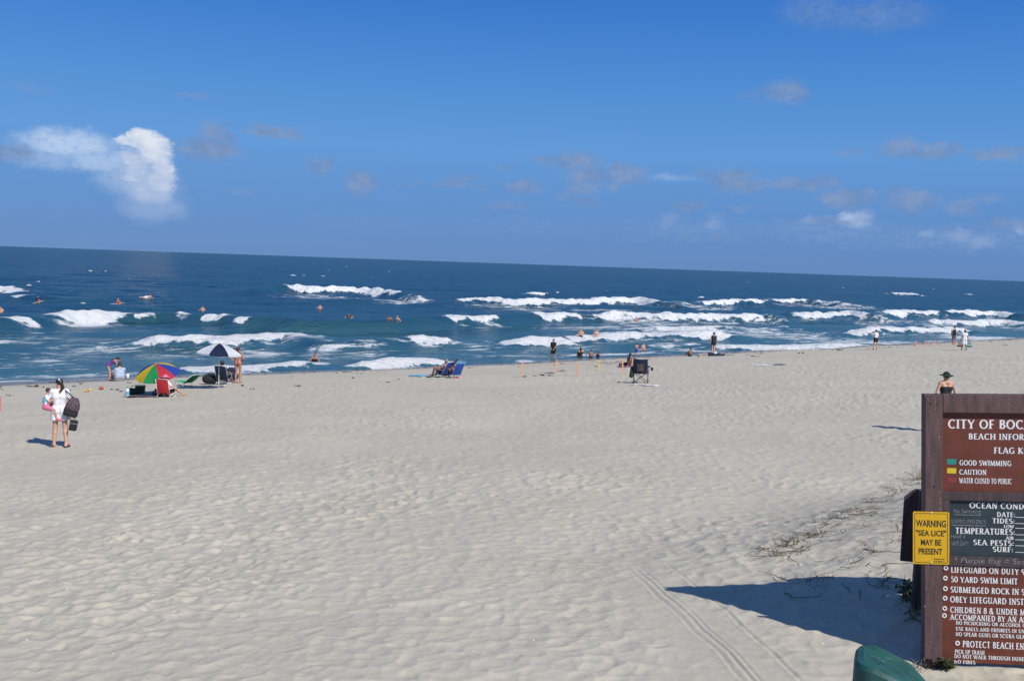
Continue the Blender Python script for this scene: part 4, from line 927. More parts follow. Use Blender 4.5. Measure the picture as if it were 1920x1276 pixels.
def garment(kind, parts, fr, vs):
    U, pel, che, F, R = fr['U'], fr['pel'], fr['che'], fr['F'], fr['R']
    T = parts['torso'] + parts['pelvis']; clips = []; inf = .011; pr = list(T)
    if kind in ('tee', 'tank', 'long_shirt', 'rash_guard'):
        hem = {'tee': -.10, 'tank': -.06, 'long_shirt': -.17, 'rash_guard': -.04}[kind]
        clips = [(pel + U * hem, -U), (che + U * (.055 if kind != 'tank' else .03), U)]
        if kind == 'long_shirt': pr += [cone(pel + fr['Rh'] * sg * .08, pel + fr['Rh'] * sg * .085 - U * .16, .10, .10) for sg in (-1, 1)]; inf = .02
        if kind != 'tank':
            for s in 'LR': pr.append(upper(parts, s, .55 if kind != 'rash_guard' else .95)[0])
        else: clips[1] = (che + U * .02, U)
    elif kind in ('shorts', 'trunks', 'brief_shorts'):
        fr_ = {'shorts': .62, 'trunks': .8, 'brief_shorts': .3}[kind]; inf = .02; pr = list(parts['pelvis']) + [parts['torso'][0], parts['torso'][5 if len(parts['torso']) > 9 else 4]]
        clips = [(pel + U * .10, U)]
        for s in 'LR': pr.append(thigh(parts, s, fr_)[0])
    elif kind in ('skirt', 'dress', 'mini_skirt'):
        ln = {'skirt': .34, 'dress': .5, 'mini_skirt': .27}[kind]; pr = list(parts['pelvis']) + [parts['torso'][0], parts['torso'][5 if len(parts['torso']) > 9 else 4]]
        if kind == 'dress': pr += parts['torso'] + [upper(parts, s, .4)[0] for s in 'LR']
        pr += [cone(pel + fr['Rh'] * sg * .08, pel + fr['Rh'] * sg * .095 - U * (ln - .06), .098, .10) for sg in (-1, 1)]
        clips = [(pel - U * (ln - .07), -U), (pel + U * .10, U) if kind != 'dress' else (che + U * .045, U)]; inf = .018
    elif kind == 'one_piece':
        clips = [(che - U * .06, U), (pel - U * .10, -U)]; inf = .008
    elif kind == 'bikini_top':
        pr = list(parts['torso']); clips = [(che - U * .105, U), (che - U * .165, -U)]; inf = .007
    elif kind == 'bikini_bottom':
        clips = [(pel + U * .03, U), (pel - U * .085, -U)]; inf = .007
    elif kind == 'singlet_back':
        clips = [(che - U * .09, U), (pel - U * .12, -U)]; inf = .01
    return solid(pr, vs, .03, clips, inflate=inf)
def headwear(kind, fr, vs):
    hd, f, u, r = fr['head'], fr['face'], fr['hu'], fr['hr']; B = np.stack([r, f, u], 1)
    if kind in ('short_hair', 'long_hair', 'ponytail', 'bun'):
        pr = [ell(hd + u * .032 - f * .022, (.086, .098, .098), B)]
        clips = [(hd + f * .052 + u * .02, nrm(f - u * .55))]
        if kind == 'short_hair': clips.append((hd - u * .055 - f * .05, -u))
        if kind == 'long_hair': pr += [cone(hd - f * .06, fr['che'] - fr['F'] * .09 - fr['U'] * .10, .068, .045)]
        if kind == 'ponytail': pr += [cone(hd - f * .09 + u * .02, hd - f * .14 - u * .12, .032, .034), cone(hd - f * .14 - u * .12, fr['che'] - fr['F'] * .12 - fr['U'] * .06, .034, .018)]
        if kind == 'bun': pr += [ell(hd - f * .09 + u * .09, (.04, .04, .04))]
        return solid(pr, vs, .02, clips)
    if kind == 'cap':
        return solid([ell(hd + u * .045 - f * .012, (.088, .102, .088), B), cone(hd + u * .065 + f * .07, hd + u * .045 + f * .15, .022, .014)], vs, .02, [(hd + u * .035, -u)])
    if kind == 'bandana':
        return solid([ell(hd + u * .036 - f * .016, (.085, .099, .094), B), cone(hd - f * .10 + u * .0, hd - f * .13 - u * .05, .02, .014)], vs, .02, [(hd + u * .02 + f * .0, nrm(-u * .9 + f * .35))])
    if kind == 'sun_hat':
        return solid([ell(hd + u * .06 - f * .01, (.094, .106, .09), B), ell(hd + u * .04 - f * .01, (.19, .20, .022), B), ell(hd + u * .028 - f * .12, (.09, .07, .02), B)], vs, .03)
skin_c = dict(fair=(.52, .29, .20), tan=(.40, .20, .125), brown=(.24, .115, .07), pale=(.60, .37, .28), dark=(.12, .06, .04))
HAIRC = dict(black=(.012, .010, .010), brown=(.05, .026, .014), blond=(.30, .20, .09), grey=(.25, .24, .23))
def person(label, loc, face_deg, P, height=1.7, fem=False, fat=0.0, skin='tan', clothes=(), hair=('short_hair', 'black'), hats=(), detail=False, vs=None, group=None, sink=0.0):
    """clothes: (kind, part name, material); facing: degrees anticlockwise from straight away from the camera"""
    k = height / 1.7; vs = vs or (.011 if detail else .019)
    root = empty('person', label, 'person', loc, math.radians(face_deg), group)
    parts, fr = body_parts(P, fem, fat, detail)
    allp = [p for g in ('pelvis', 'torso', 'head', 'armL', 'armR', 'legL', 'legR', 'hand', 'foot') for p in parts[g]]
    def add(name, vf, m):
        v, f = vf
        return np_mesh(name, v * k - np.array([0, 0, sink]), f, m, root)
    add('body', solid(allp, vs, .022), mat('skin_' + skin, skin_c[skin], .55, .08, 6))
    for kind, nm, m in clothes: add(nm, garment(kind, parts, fr, vs * 1.15), m)
    if hair: add('hair', headwear(hair[0], fr, vs), mat('hair_' + hair[1], HAIRC[hair[1]], .5, .25, 60))
    for kind, nm, m in hats: add(nm, headwear(kind, fr, vs), m)
    if detail:
        for sg in (-1, 1):
            c = (fr['head'] + fr['face'] * .076 + fr['hr'] * sg * .032 + fr['hu'] * .012) * k - np.array([0, 0, sink])
            v, f = solid([ell(c, (.013, .013, .010))], .006); np_mesh('eye', v, f, mat('eye_dark', (.03, .02, .015), .2), root)
    return root, fr
def fab(name, c, **kw): return mat('cloth_' + name, c, .85, .10, 14, .2, 90, **kw)
WHITE = fab('white', (.72, .72, .74)); BLACK = fab('black', (.012, .013, .016)); NAVY = fab('navy', (.012, .02, .055)); LBLUE = fab('pale_blue', (.38, .46, .60)); PURPLE = fab('purple', (.16, .03, .22))
PINK = fab('pink', (.58, .16, .26)); RED = fab('red', (.50, .025, .03)); GREEN = fab('green', (.02, .30, .09)); DGREEN = fab('dark_green', (.015, .04, .025)); BLUE = fab('blue', (.02, .07, .36)); TEAL = fab('teal', (.02, .22, .24)); CYAN = fab('sky_blue', (.10, .42, .62)); ORANGE = fab('orange', (.62, .20, .06)); YELLOW = fab('yellow', (.62, .46, .03)); GREY = fab('grey', (.20, .20, .21)); PATT = mat('cloth_mauve_brown', (.085, .055, .075), .85, .8, 26, .2, 90)

# --- the woman in white with the small child on her hip
pm = on_ground(112, 838)
pose_m = pose(che=(0, -.01, 1.41), head=(-.02, .03, 1.585), face=(-.55, .55, -.28), eL=(-.27, .02, 1.13), wL=(-.10, .20, 1.02), hL=(.9, .3, -.1), eR=(.24, -.05, 1.13), wR=(.24, -.02, .87), hR=(.0, .1, -1),
              kL=(-.11, .03, .50), aL=(-.13, -.01, .075), tL=(-.20, .15, .04), kR=(.12, .03, .5), aR=(.16, -.05, .075), tR=(.19, .12, .04))
mo, fr = person('woman in a white top and short white skirt carrying a small child', pm, 14, pose_m, 1.66, True, -.02, 'fair', [('tee', 'shirt', WHITE), ('skirt', 'skirt', WHITE)], ('ponytail', 'black'), [('bandana', 'headscarf', NAVY)], True)
star = MB()
sv = []
kz = 1.66 / 1.7
c0 = (fr['head'] + fr['hu'] * .075 - fr['face'] * .075 + fr['hr'] * -.035) * kz
nrmv = nrm(c0 - (fr['head'] + fr['hu'] * .03) * kz); t1 = nrm(np.cross(nrmv, [0, 0, 1])); t2 = np.cross(nrmv, t1); c0 = c0 + nrmv * .022
for i in range(10):
    r_ = .034 if i % 2 == 0 else .014; a_ = math.pi * i / 5; sv.append(c0 + (t1 * math.cos(a_) + t2 * math.sin(a_)) * r_)
star.add(sv + [p - nrmv * .012 for p in sv], [tuple(range(10)), tuple(range(10, 20))[::-1]] + [(i, (i + 1) % 10, (i + 1) % 10 + 10, i + 10) for i in range(10)]); star.build('headscarf_star', WHITE, mo)
for s_, m_ in (('L', fab('straw', (.42, .33, .2))), ('R', BLACK)):
    an = np.array(pose_m['a' + s_]) * kz; to = np.array(pose_m['t' + s_]) * kz; d_ = nrm((to - an) * np.array([1, 1, 0]))
    mb = MB(); sd = np.array([-d_[1], d_[0], 0])
    out = [an + d_ * f_ + sd * w_ for f_, w_ in ((-.07, .03), (.0, .034), (.1, .045), (.17, .04), (.2, .0), (.17, -.04), (.1, -.045), (0, -.034), (-.07, -.03))]
    mb.add([(p[0], p[1], .018) for p in out] + [(p[0], p[1], .001) for p in out], [tuple(range(9)), tuple(range(9, 18))[::-1]] + [(i, (i + 1) % 9, (i + 1) % 9 + 9, i + 9) for i in range(9)])
    so = mb.build('sandal', m_, mo)
    q = an + d_ * .16; MB().tube([q + sd * .0 + np.array([0, 0, .02 - q[2]]), an + d_ * .11 + sd * .04 + np.array([0, 0, .035 - an[2]]), an + d_ * .06 + sd * .045 + np.array([0, 0, .02 - an[2]])], .006, 6).build('strap', m_, so)
def mloc(x, y, z): return Vector((pm.x + x, pm.y + y, pm.z + z))
# child, seated astride her left hip; built in its own frame facing the mother
kid = pose(pel=(0, 0, .0), che=(-.02, .02, .40), head=(-.03, .06, .60), face=(-.5, .75, -.1), eL=(-.22, .12, .20), wL=(-.18, .32, .18), eR=(.22, .12, .22), wR=(.16, .36, .30),
           kL=(-.20, .30, -.05), aL=(-.20, .42, -.42), tL=(-.2, .56, -.46), kR=(.24, .34, -.12), aR=(.22, .42, -.48), tR=(.24, .57, -.52))
baby, bfr = person('toddler in a pale blue and white shirt and pink shorts held on a hip', mloc(-.30, -.03, 1.0), -78, kid, 1.05, False, .10, 'fair', [('tee', 'shirt', WHITE), ('shorts', 'shorts', PINK)], ('short_hair', 'brown'), (), True, .008)
bk = 1.05 / 1.7
v, f = solid([ell(np.array([0, -.02, .22]), (.185, .14, .17))], .012, .02, [((0, .02, 0), (0, 1, 0))]); np_mesh('shirt_panel', v * bk, f, CYAN, baby)
for s_ in 'LR':
    v, f = solid([cone(kid['a' + s_], kid['t' + s_], .052, .046)], .01); np_mesh('shoe', v * bk, f, PINK, baby)
# shoulder bag and cool bag
tb = empty('tote_bag', 'large dark patterned tote bag slung from the shoulder of the woman in white', 'bag', mloc(.29, -.10, .80), math.radians(14))
tb.scale = (.9, .9, .9)
tilt_ = Matrix.Rotation(.28, 3, 'Y')
def bagring(hx, hy, z): return [tuple(tilt_ @ Vector((x, y, z))) for x, y in rrect(-hx, hx, -hy, hy, min(hx, hy) * .7, 4)]
loft([bagring(.17,.075,.125), bagring(.185,.095,.20), bagring(.175,.09,.31), bagring(.13,.06,.42), bagring(.085,.035,.50)], 'pouch', PATT, tb, True)
loft([bagring(.13,.06,-.02), bagring(.175,.085,.0), bagring(.186,.095,.06), bagring(.180,.085,.124)], 'base_panel', BLACK, tb, True)
for dy in (-.03, .03): MB().tube([(.12, dy, .44), (.06, dy, .52), (-.05, dy + .02, .62), (-.13, .09, .68), (-.13, .17, .63)], .009, 6, flat=1.6).build('strap', BLACK, tb, True)
for cx_, cz_, m_ in ((-.12, .02, TEAL), (.02, -.02, PINK)):
    v, f = solid([ell((cx_, -.05, cz_ + .02), (.045, .03, .05))], .01); np_mesh('tassel_purse', v, f, m_, tb)
cbg = empty('cool_bag', 'small black cool bag hanging from the hand of the woman in white', 'bag', mloc(.33, -.05, .43), math.radians(12))
MB().box(-.085, .085, -.07, .07, 0, .25, Matrix.Rotation(.18, 4, 'Y') , c=.02).build('case', BLACK, cbg)
MB().box(-.087, .087, -.072, .072, .17, .19, Matrix.Rotation(.18, 4, 'Y'), c=.004).build('zip_band', GREY, cbg)
MB().tube([(-.03, -.05, .24), (-.06, -.03, .38), (-.10, 0, .46), (-.03, .03, .38), (.06, .05, .25)], .008, 6).build('handle', BLACK, cbg, True)

def stand(face=(0, 1, 0), **k): return pose(face=face, **k)
WALK = dict(kL=(-.10, .16, .52), aL=(-.10, .20, .08), tL=(-.11, .38, .06), kR=(.10, -.06, .50), aR=(.10, -.30, .12), tR=(.11, -.18, .035), eL=(-.23, -.13, 1.15), wL=(-.24, -.10, .90), eR=(.23, .06, 1.13), wR=(.24, .20, .92))
def sit_ground(**k):
    d = dict(pel=(0, 0, .10), che=(0, -.05, .55), head=(0, 0, .73), eL=(-.24, .08, .30), wL=(-.16, .28, .34), eR=(.24, .08, .30), wR=(.16, .28, .34), kL=(-.14, .38, .40), aL=(-.12, .62, .07), tL=(-.12, .8, .05), kR=(.14, .38, .40), aR=(.12, .62, .07), tR=(.12, .8, .05)); d.update(k); return pose(**d)
def at(px, py): return on_ground(px, py)
# --- bathers and strollers, from the photo's left to its right
p = at(205, 713)
person('girl in a purple swimsuit bending over beside the man sitting at the waterline', p, -62, pose(pel=(0, -.06, .90), che=(0, .30, 1.17), head=(0, .47, 1.22), face=(0, .8, -.6), eL=(-.2, .44, .93), wL=(-.16, .58, .72), eR=(.2, .44, .93), wR=(.16, .58, .72)), 1.45, True, -.12, 'fair', [('one_piece', 'swimsuit', PURPLE)], ('long_hair', 'black'), vs=.015)
p = at(211, 714)
person('small child squatting between the girl in purple and the sitting man', p + Vector((0, .25, 0)), 20, sit_ground(kL=(-.15, .3, .42), kR=(.15, .3, .42), aL=(-.12, .34, .07), tL=(-.12, .5, .04), aR=(.12, .34, .07), tR=(.12, .5, .04), pel=(0, 0, .18), che=(0, .1, .58), head=(0, .18, .74)), 1.05, False, 0, 'tan', [('one_piece', 'swimsuit', NAVY)], ('short_hair', 'black'), vs=.014)
p = at(224, 714)
person('heavy-set man in pale blue shirt and dark cap sitting on sand at the waterline', p, 42, sit_ground(), 1.82, False, .30, 'fair', [('tee', 'shirt', LBLUE), ('trunks', 'shorts', GREY)], ('short_hair', 'brown'), [('cap', 'cap', NAVY)], vs=.015)
p = at(446, 718)
person('woman in a bikini standing with hands on hips beside the navy and white umbrella', p, -12, pose(eL=(-.33, -.10, 1.16), wL=(-.17, .03, 1.0), hL=(.5, .4, -.4), eR=(.34, -.12, 1.17), wR=(.17, .02, 1.02), hR=(-.5, .4, -.4)), 1.66, True, 0, 'tan', [('bikini_top', 'bikini_top', GREEN), ('bikini_bottom', 'bikini_bottom', fab('rose', (.42, .15, .13)))], ('long_hair', 'brown'), vs=.0135, detail=True)
p = on_sea(1037, 668)
person('man in a black T-shirt wading thigh-deep in front of the foam', p, 150, stand(eL=(-.2, .05, 1.13), wL=(-.1, .16, .95), eR=(.2, .05, 1.13), wR=(.1, .16, .95)), 1.75, False, .12, 'tan', [('tee', 'shirt', BLACK), ('shorts', 'shorts', BLACK)], ('short_hair', 'black'), sink=.42)
for px, py, lab, wear, hgt, fd in ((1088, 671, 'bather in dark swimwear sitting at the water edge with one arm stretched out', [('one_piece', 'swimsuit', BLACK)], 1.65, 10), (1108, 671, 'bare-backed child sitting in the shallows, middle of the row of three', [('trunks', 'trunks', NAVY)], 1.25, -10), (1121, 672, 'dark-haired child sitting low in the shallows, nearest the pink tape fence', [('one_piece', 'swimsuit', NAVY)], 1.1, 0)):
    p = at(px, py); person(lab, p, fd, sit_ground(eR=(.36, .02, .36), wR=(.52, .1, .2)) if px == 1088 else sit_ground(), hgt, px != 1108, 0, 'tan', wear, ('long_hair' if px != 1108 else 'short_hair', 'black'))
for px, py, lab, sk, fd in ((1089, 631, 'man with bare chest standing waist-deep in foam, left of a pair', 'fair', 165), (1118, 631, 'woman in a white bikini top standing waist-deep in foam, right of a pair', 'fair', 175)):
    p = on_sea(px, py); fem = px == 1118
    person(lab, p, fd, stand(eL=(-.28, .02, 1.15), wL=(-.22, .2, 1.02), eR=(.28, .02, 1.15), wR=(.22, .2, 1.02)), 1.7, fem, 0, sk, [('bikini_top', 'bikini_top', WHITE), ('bikini_bottom', 'bikini_bottom', WHITE)] if fem else [('trunks', 'trunks', NAVY)], ('short_hair', 'brown'), sink=.95)
p = on_sea(1193, 603); person('lone swimmer with bare shoulders under the long green wave face', p, 180, stand(), 1.7, False, 0, 'tan', [], ('short_hair', 'black'), sink=1.10)
p = at(1193, 667); person('boy in blue trunks wading in the shallows behind the folding chair', p, 15, pose(eL=(-.26, .03, 1.15), wL=(-.2, .18, .98), eR=(.26, .03, 1.15), wR=(.2, .18, .98), **{k: WALK[k] for k in ('kL', 'aL', 'tL', 'kR', 'aR', 'tR')}), 1.15, False, -.05, 'tan', [('shorts', 'trunks', BLUE)], ('short_hair', 'black'), sink=.12)
p = on_sea(1206, 654); person('child standing chest-deep beyond the boy in blue trunks', p, 200, stand(), 1.3, False, 0, 'fair', [('trunks', 'trunks', RED)], ('short_hair', 'black'), sink=.78)
p = at(1181, 687); person('woman in a pink bikini sitting on the sand behind the tape fence', p, -35, sit_ground(eR=(.24, -.16, .3), wR=(.26, -.22, .06), hR=(0, -.3, -.9)), 1.6, True, 0, 'tan', [('bikini_top', 'bikini_top', PINK), ('bikini_bottom', 'bikini_bottom', PINK)], ('long_hair', 'black'), vs=.014)
p = at(1294, 668); person('dark-haired child sitting where foam runs up the sand near the man in black', p, 20, sit_ground(), 1.3, False, 0, 'brown', [('trunks', 'trunks', BLACK)], ('short_hair', 'black'))
p = at(1337, 665); person('man in a black shirt and black shorts standing at the water edge with arms apart', p, 30, pose(eL=(-.27, .05, 1.15), wL=(-.34, .16, .94), eR=(.26, -.04, 1.13), wR=(.30, .02, .88)), 1.74, False, 0, 'fair', [('tee', 'shirt', BLACK), ('brief_shorts', 'shorts', BLACK)], ('short_hair', 'black'), vs=.016)
p = at(1641, 656); person('woman in a white tank top and black shorts pointing one arm out to sea', p, 12, pose(eL=(-.43, .06, 1.40), wL=(-.66, .14, 1.42), hL=(-1, .2, 0), kL=(-.10, .08, .5), aL=(-.11, .06, .075), tL=(-.12, .24, .035), kR=(.1, 0, .5), aR=(.11, -.12, .075), tR=(.12, .05, .035)), 1.68, True, 0, 'fair', [('tank', 'tank_top', WHITE), ('skirt', 'shorts', BLACK)], ('short_hair', 'black'), vs=.017)
p = at(1788, 648); pw = p; person('man in a white shirt walking away along the shore under a dark backpack', p, -25, pose(**WALK), 1.80, False, 0, 'tan', [('tee', 'shirt', WHITE), ('trunks', 'shorts', GREY)], ('short_hair', 'black'), vs=.018)
bpk = empty('backpack', 'dark green backpack worn by the man walking along the shore', 'bag', p, math.radians(-25))
v, f = solid([cone((-.07, -.21, 1.08), (-.07, -.21, 1.38), .11, .09), cone((.07, -.21, 1.08), (.07, -.21, 1.38), .11, .09)], .02, .04); np_mesh('pack', v, f, DGREEN, bpk)
v, f = solid([cone((-.06, -.30, 1.10), (.06, -.30, 1.10), .06, .06)], .015, .03); np_mesh('front_pocket', v, f, BLACK, bpk)
for sx in (-.11, .11): MB().tube([(sx, -.12, 1.42), (sx, .02, 1.50), (sx, .14, 1.38), (sx, .14, 1.2), (sx, -.1, 1.06)], .018, 6).build('strap', DGREEN, bpk, True)
p = at(1807, 657); person('woman in a long white cover-up walking with a bag in each hand', p, -8, pose(**dict(WALK, eL=(-.23, -.03, 1.13), wL=(-.28, .02, .86), eR=(.23, -.03, 1.13), wR=(.28, .02, .86))), 1.66, True, 0, 'brown', [('dress', 'cover_up', WHITE)], ('short_hair', 'black'), vs=.018)
for sx, lab, m_, w_ in ((-.36, 'dark red beach bag carried in the left hand of the woman in white cover-up', fab('maroon', (.10, .02, .025)), .16), (.40, 'teal beach bag carried in the right hand of the woman in white cover-up', TEAL, .2)):
    c = math.cos(math.radians(-8)); s_ = math.sin(math.radians(-8))
    bg_ = empty('beach_bag', lab, 'bag', (p.x + sx * c, p.y + sx * s_, p.z + .28), math.radians(-8), 'bags carried along the shore')
    v, f = solid([cone((-w_ + .06, 0, .08), (w_ - .06, 0, .08), .08, .08), cone((-w_ + .08, 0, .27), (w_ - .08, 0, .27), .045, .045)], .018, .05); np_mesh('pouch', v, f, m_, bg_)
    MB().tube([(-.08, 0, .29), (-.05, 0, .42), (-sx * .2, 0, .50), (.05, 0, .42), (.08, 0, .29)], .01, 6).build('handle', m_, bg_, True)
# the woman in the dark sun hat beyond the sign: only her head and back clear its top beam
ph = at(1768, 812)
hh = (ph.y / FPX) * (812 - 695) * 1.012
person('woman in a dark sun hat and black swimsuit seen from behind over the sign', ph, 4, pose(eL=(-.27, -.02, 1.14), wL=(-.22, .12, .98), eR=(.27, -.02, 1.14), wR=(.22, .12, .98)), min(max(hh / 1.03, 1.5), 1.75), True, 0, 'fair', [('singlet_back', 'swimsuit', BLACK)], ('bun', 'brown'), [('sun_hat', 'sun_hat', DGREEN)], True, .012)
# --- swimmers farther out
def swimmer(px, py, lab, sink, hgt=1.72, sk='fair', hair='black', fd=180, fem=False, wear=()):
    p = on_sea(px, py); return person(lab, p, fd, stand(eL=(-.32, .08, 1.22), wL=(-.34, .28, 1.2), eR=(.32, .08, 1.22), wR=(.34, .28, 1.2)), hgt, fem, 0, sk, wear, ('short_hair', hair), sink=sink)
swimmer(380, 583, 'swimmer with bare shoulders just behind the crest of the left-hand wave', 1.10, hair='brown')
swimmer(600, 579, 'bare-shouldered swimmer alone in the calm gap below the far foam line', 1.12, hair='brown')
swimmer(571, 550, 'dark swimmer in front of the far white breaker', .95, sk='dark', wear=[('rash_guard', 'wetsuit', BLACK)])
swimmer(730, 598, 'head of a swimmer to the left behind the unbroken middle wave', 1.35, sk='brown')
swimmer(745, 598, 'pale swimmer low in the water right of a dark-haired head', 1.42, hair='blond')
swimmer(590, 677, 'dark-haired woman swimming just above the foam near the shore', 1.20, fem=True, sk='tan', wear=[('one_piece', 'swimsuit', BLACK)])
swimmer(1192, 579, 'dark swimmer half hidden in the right-hand end of the far breaker', 1.25, sk='dark')
swimmer(2, 586, 'bather with pink shoulders at the left edge of the picture', 1.05)
BOARD = mat('surfboard_resin', (.62, .60, .48), .3, .06, 5)
def surfboard(lab, p, fd, ln=1.9, pitch=0.0):
    b = empty('surfboard', lab, 'surfboard', p, math.radians(fd), 'boards in the surf'); b.rotation_euler = (pitch, 0, math.radians(fd))
    rings = []
    for i in range(13):
        t = -1 + i / 6.; w = .26 * max(1 - abs(t) ** 2.6, .0) ** .6 + .004; z = .10 * max(0, t) ** 2
        rings.append([(w * math.cos(a), t * ln / 2, z + .035 * (max(1 - abs(t) ** 4, 0) + .1) * math.sin(a)) for a in np.linspace(0, 2 * math.pi, 13)[:-1]])
    loft(rings, 'deck', BOARD, b, True)
    mesh_obj('fin', [(-.006, -ln / 2 + .25, -.03), (.006, -ln / 2 + .25, -.03), (.006, -ln / 2 + .10, -.03), (-.006, -ln / 2 + .10, -.03), (-.004, -ln / 2 + .06, -.2), (.004, -ln / 2 + .06, -.2)], [(0, 1, 2, 3), (0, 4, 5, 1), (2, 5, 4, 3), (1, 5, 2), (0, 3, 4)], BOARD, b)
    return b
PRONE = dict(pel=(0, -.1, .14), che=(0, .35, .24), head=(0, .50, .40), face=(0, .95, .1), eL=(-.32, .42, .14), wL=(-.36, .66, .05), hL=(0, 1, -.2), eR=(.32, .42, .14), wR=(.36, .66, .05), hR=(0, 1, -.2), kL=(-.1, -.52, .12), aL=(-.1, -.92, .14), tL=(-.1, -1.05, .10), kR=(.1, -.52, .12), aR=(.1, -.92, .14), tR=(.1, -1.05, .10))
STRADDLE = dict(pel=(0, 0, .14), che=(0, .06, .58), head=(0, .10, .76), kL=(-.26, .36, .10), aL=(-.30, .30, -.30), tL=(-.3, .44, -.34), kR=(.26, .36, .10), aR=(.30, .30, -.30), tR=(.3, .44, -.34), eL=(-.26, .18, .36), wL=(-.16, .38, .22), eR=(.26, .18, .36), wR=(.16, .38, .22))
for px, py, lb, lp_, P_, fd, pitch, sk, wear in (
    (69, 568, 'white surfboard tilted up over the swell at far left', 'surfer in a dark wetsuit sitting on a tilted white board', STRADDLE, -75, .22, 'tan', [('rash_guard', 'wetsuit', NAVY)]),
    (220, 570, 'pale yellow surfboard under the sitting bare-chested surfer', 'bare-chested surfer sitting astride a pale board', STRADDLE, -80, .06, 'tan', [('shorts', 'trunks', RED)]),
    (276, 559, 'white bodyboard under the crouching pink-backed bather', 'pink-backed bather lying forward over a white board', PRONE, -60, .03, 'pale', [('shorts', 'trunks', WHITE)]),
    (656, 597, 'short white board under the dark rash-guard swimmer', 'swimmer in a dark rash guard lying on a short board facing the beach', PRONE, 170, .04, 'tan', [('rash_guard', 'rash_guard', BLACK)])):
    p = on_sea(px, py); p.z += .05; surfboard(lb, p, fd, 1.9 if P_ is STRADDLE else 1.3, pitch)
    person(lp_, p + Vector((0, 0, .0)), fd, pose(**P_), 1.72, False, 0, sk, wear, ('short_hair', 'black'))

# ------------------------------------------------------------------ beach umbrellas
WPOLE = mat('white_painted_pole', (.70, .70, .68), .4, .05); DPOLE = mat('dark_painted_tube', (.03, .03, .035), .4, .1); ALU = mat('brushed_aluminium', (.55, .55, .55), .35, .05, metal=.7)
def umbrella(label, base, hgt, R_, depth, colours, axis, rot0, valance=0.0):
    u = empty('beach_umbrella', label, 'umbrella', base, 0, 'beach umbrellas'); ax = Vector(axis).normalized()
    joint = Vector((0, 0, hgt)); q = Vector((0, 0, 1)).rotation_difference(ax).to_matrix().to_4x4(); M = Matrix.Translation(joint) @ q
    MB().tube([(0, 0, -.35), (0, 0, hgt * .5), joint - Vector((0, 0, .0))], .016, 10).build('pole', WPOLE, u, True)
    MB().tube([M @ Vector((0, 0, -.02)), M @ Vector((0, 0, depth + .02))], .013, 8).build('upper_pole', WPOLE, u, True)
    MB().lathe([(.024, -.04), (.026, 0), (.024, .05)], 10, M).build('tilt_joint', DPOLE, u)
    n = len(colours)
    for i, c in enumerate(colours):
        a0 = rot0 + 2 * math.pi * i / n; a1 = rot0 + 2 * math.pi * (i + 1) / n
        def fn(s, t, a0=a0, a1=a1):
            a = a0 + (a1 - a0) * t; r = R_ * (.015 + .985 * s); sag = math.sin(math.pi * t)
            rr_ = r * (1 - .055 * sag * s)
            z = depth * (1 - (.35 * s + .65 * s * s)) - .035 * sag * s
            return M @ Vector((rr_ * math.cos(a), rr_ * math.sin(a), z))
        mb = MB().sheet(fn, 8, 6, .004)
        if valance:
            def fv(s, t, a0=a0, a1=a1):
                p = fn(1, t); return p - (M.to_3x3() @ Vector((0, 0, 1))) * (s * valance * (1 - .25 * math.sin(3.14 * t)) + .001)
            mb.sheet(fv, 1, 6, .004)
        mb.build('canopy_panel', c, u, False)
        pts = [fn(s, 0) - ax * .012 for s in np.linspace(.02, 1, 7)]; rb = MB().tube(pts, .005, 5).build('rib', ALU, u)
        MB().tube([M @ Vector((0, 0, depth * .35)), fn(.55, 0) - ax * .014], .004, 5).build('strut', ALU, rb)
    MB().lathe([(.012, 0), (.016, .02), (.008, .05), (.002, .06)], 8, M @ Matrix.Translation((0, 0, depth))).build('finial', WPOLE, u)
    return u
def ucl(name, c): return mat('umbrella_' + name, c, .7, .06, 10, trans=.28)
UB, UY, UG, UR, UW, UN = ucl('blue', (.02, .06, .34)), ucl('yellow', (.62, .44, .02)), ucl('green', (.01, .26, .08)), ucl('red', (.48, .015, .04)), ucl('white', (.68, .70, .72)), ucl('navy', (.008, .016, .06))
bu = at(292, 742)
ppm = FPX / bu.y
umbrella('rainbow striped beach umbrella tilted low over the sand beside the red chair', bu + Vector((0, .2, 0)), (742 - 697) / ppm - .08, 41.5 / ppm, .42, [UB, UY, UG, UR, UB, UY, UG, UR], (-.08, -.36, 1), math.radians(158))
bn = at(410, 730); ppn = FPX / bn.y
umbrella('navy and white beach umbrella on a tall white pole', bn, (730 - 661) / ppn, 44 / ppn, (661 - 643) / ppn * .98, [UW, UN, UW, UN, UW, UN, UW, UN], (.06, .03, 1), math.radians(-90 - 22.5 - 45 + 16), .07)

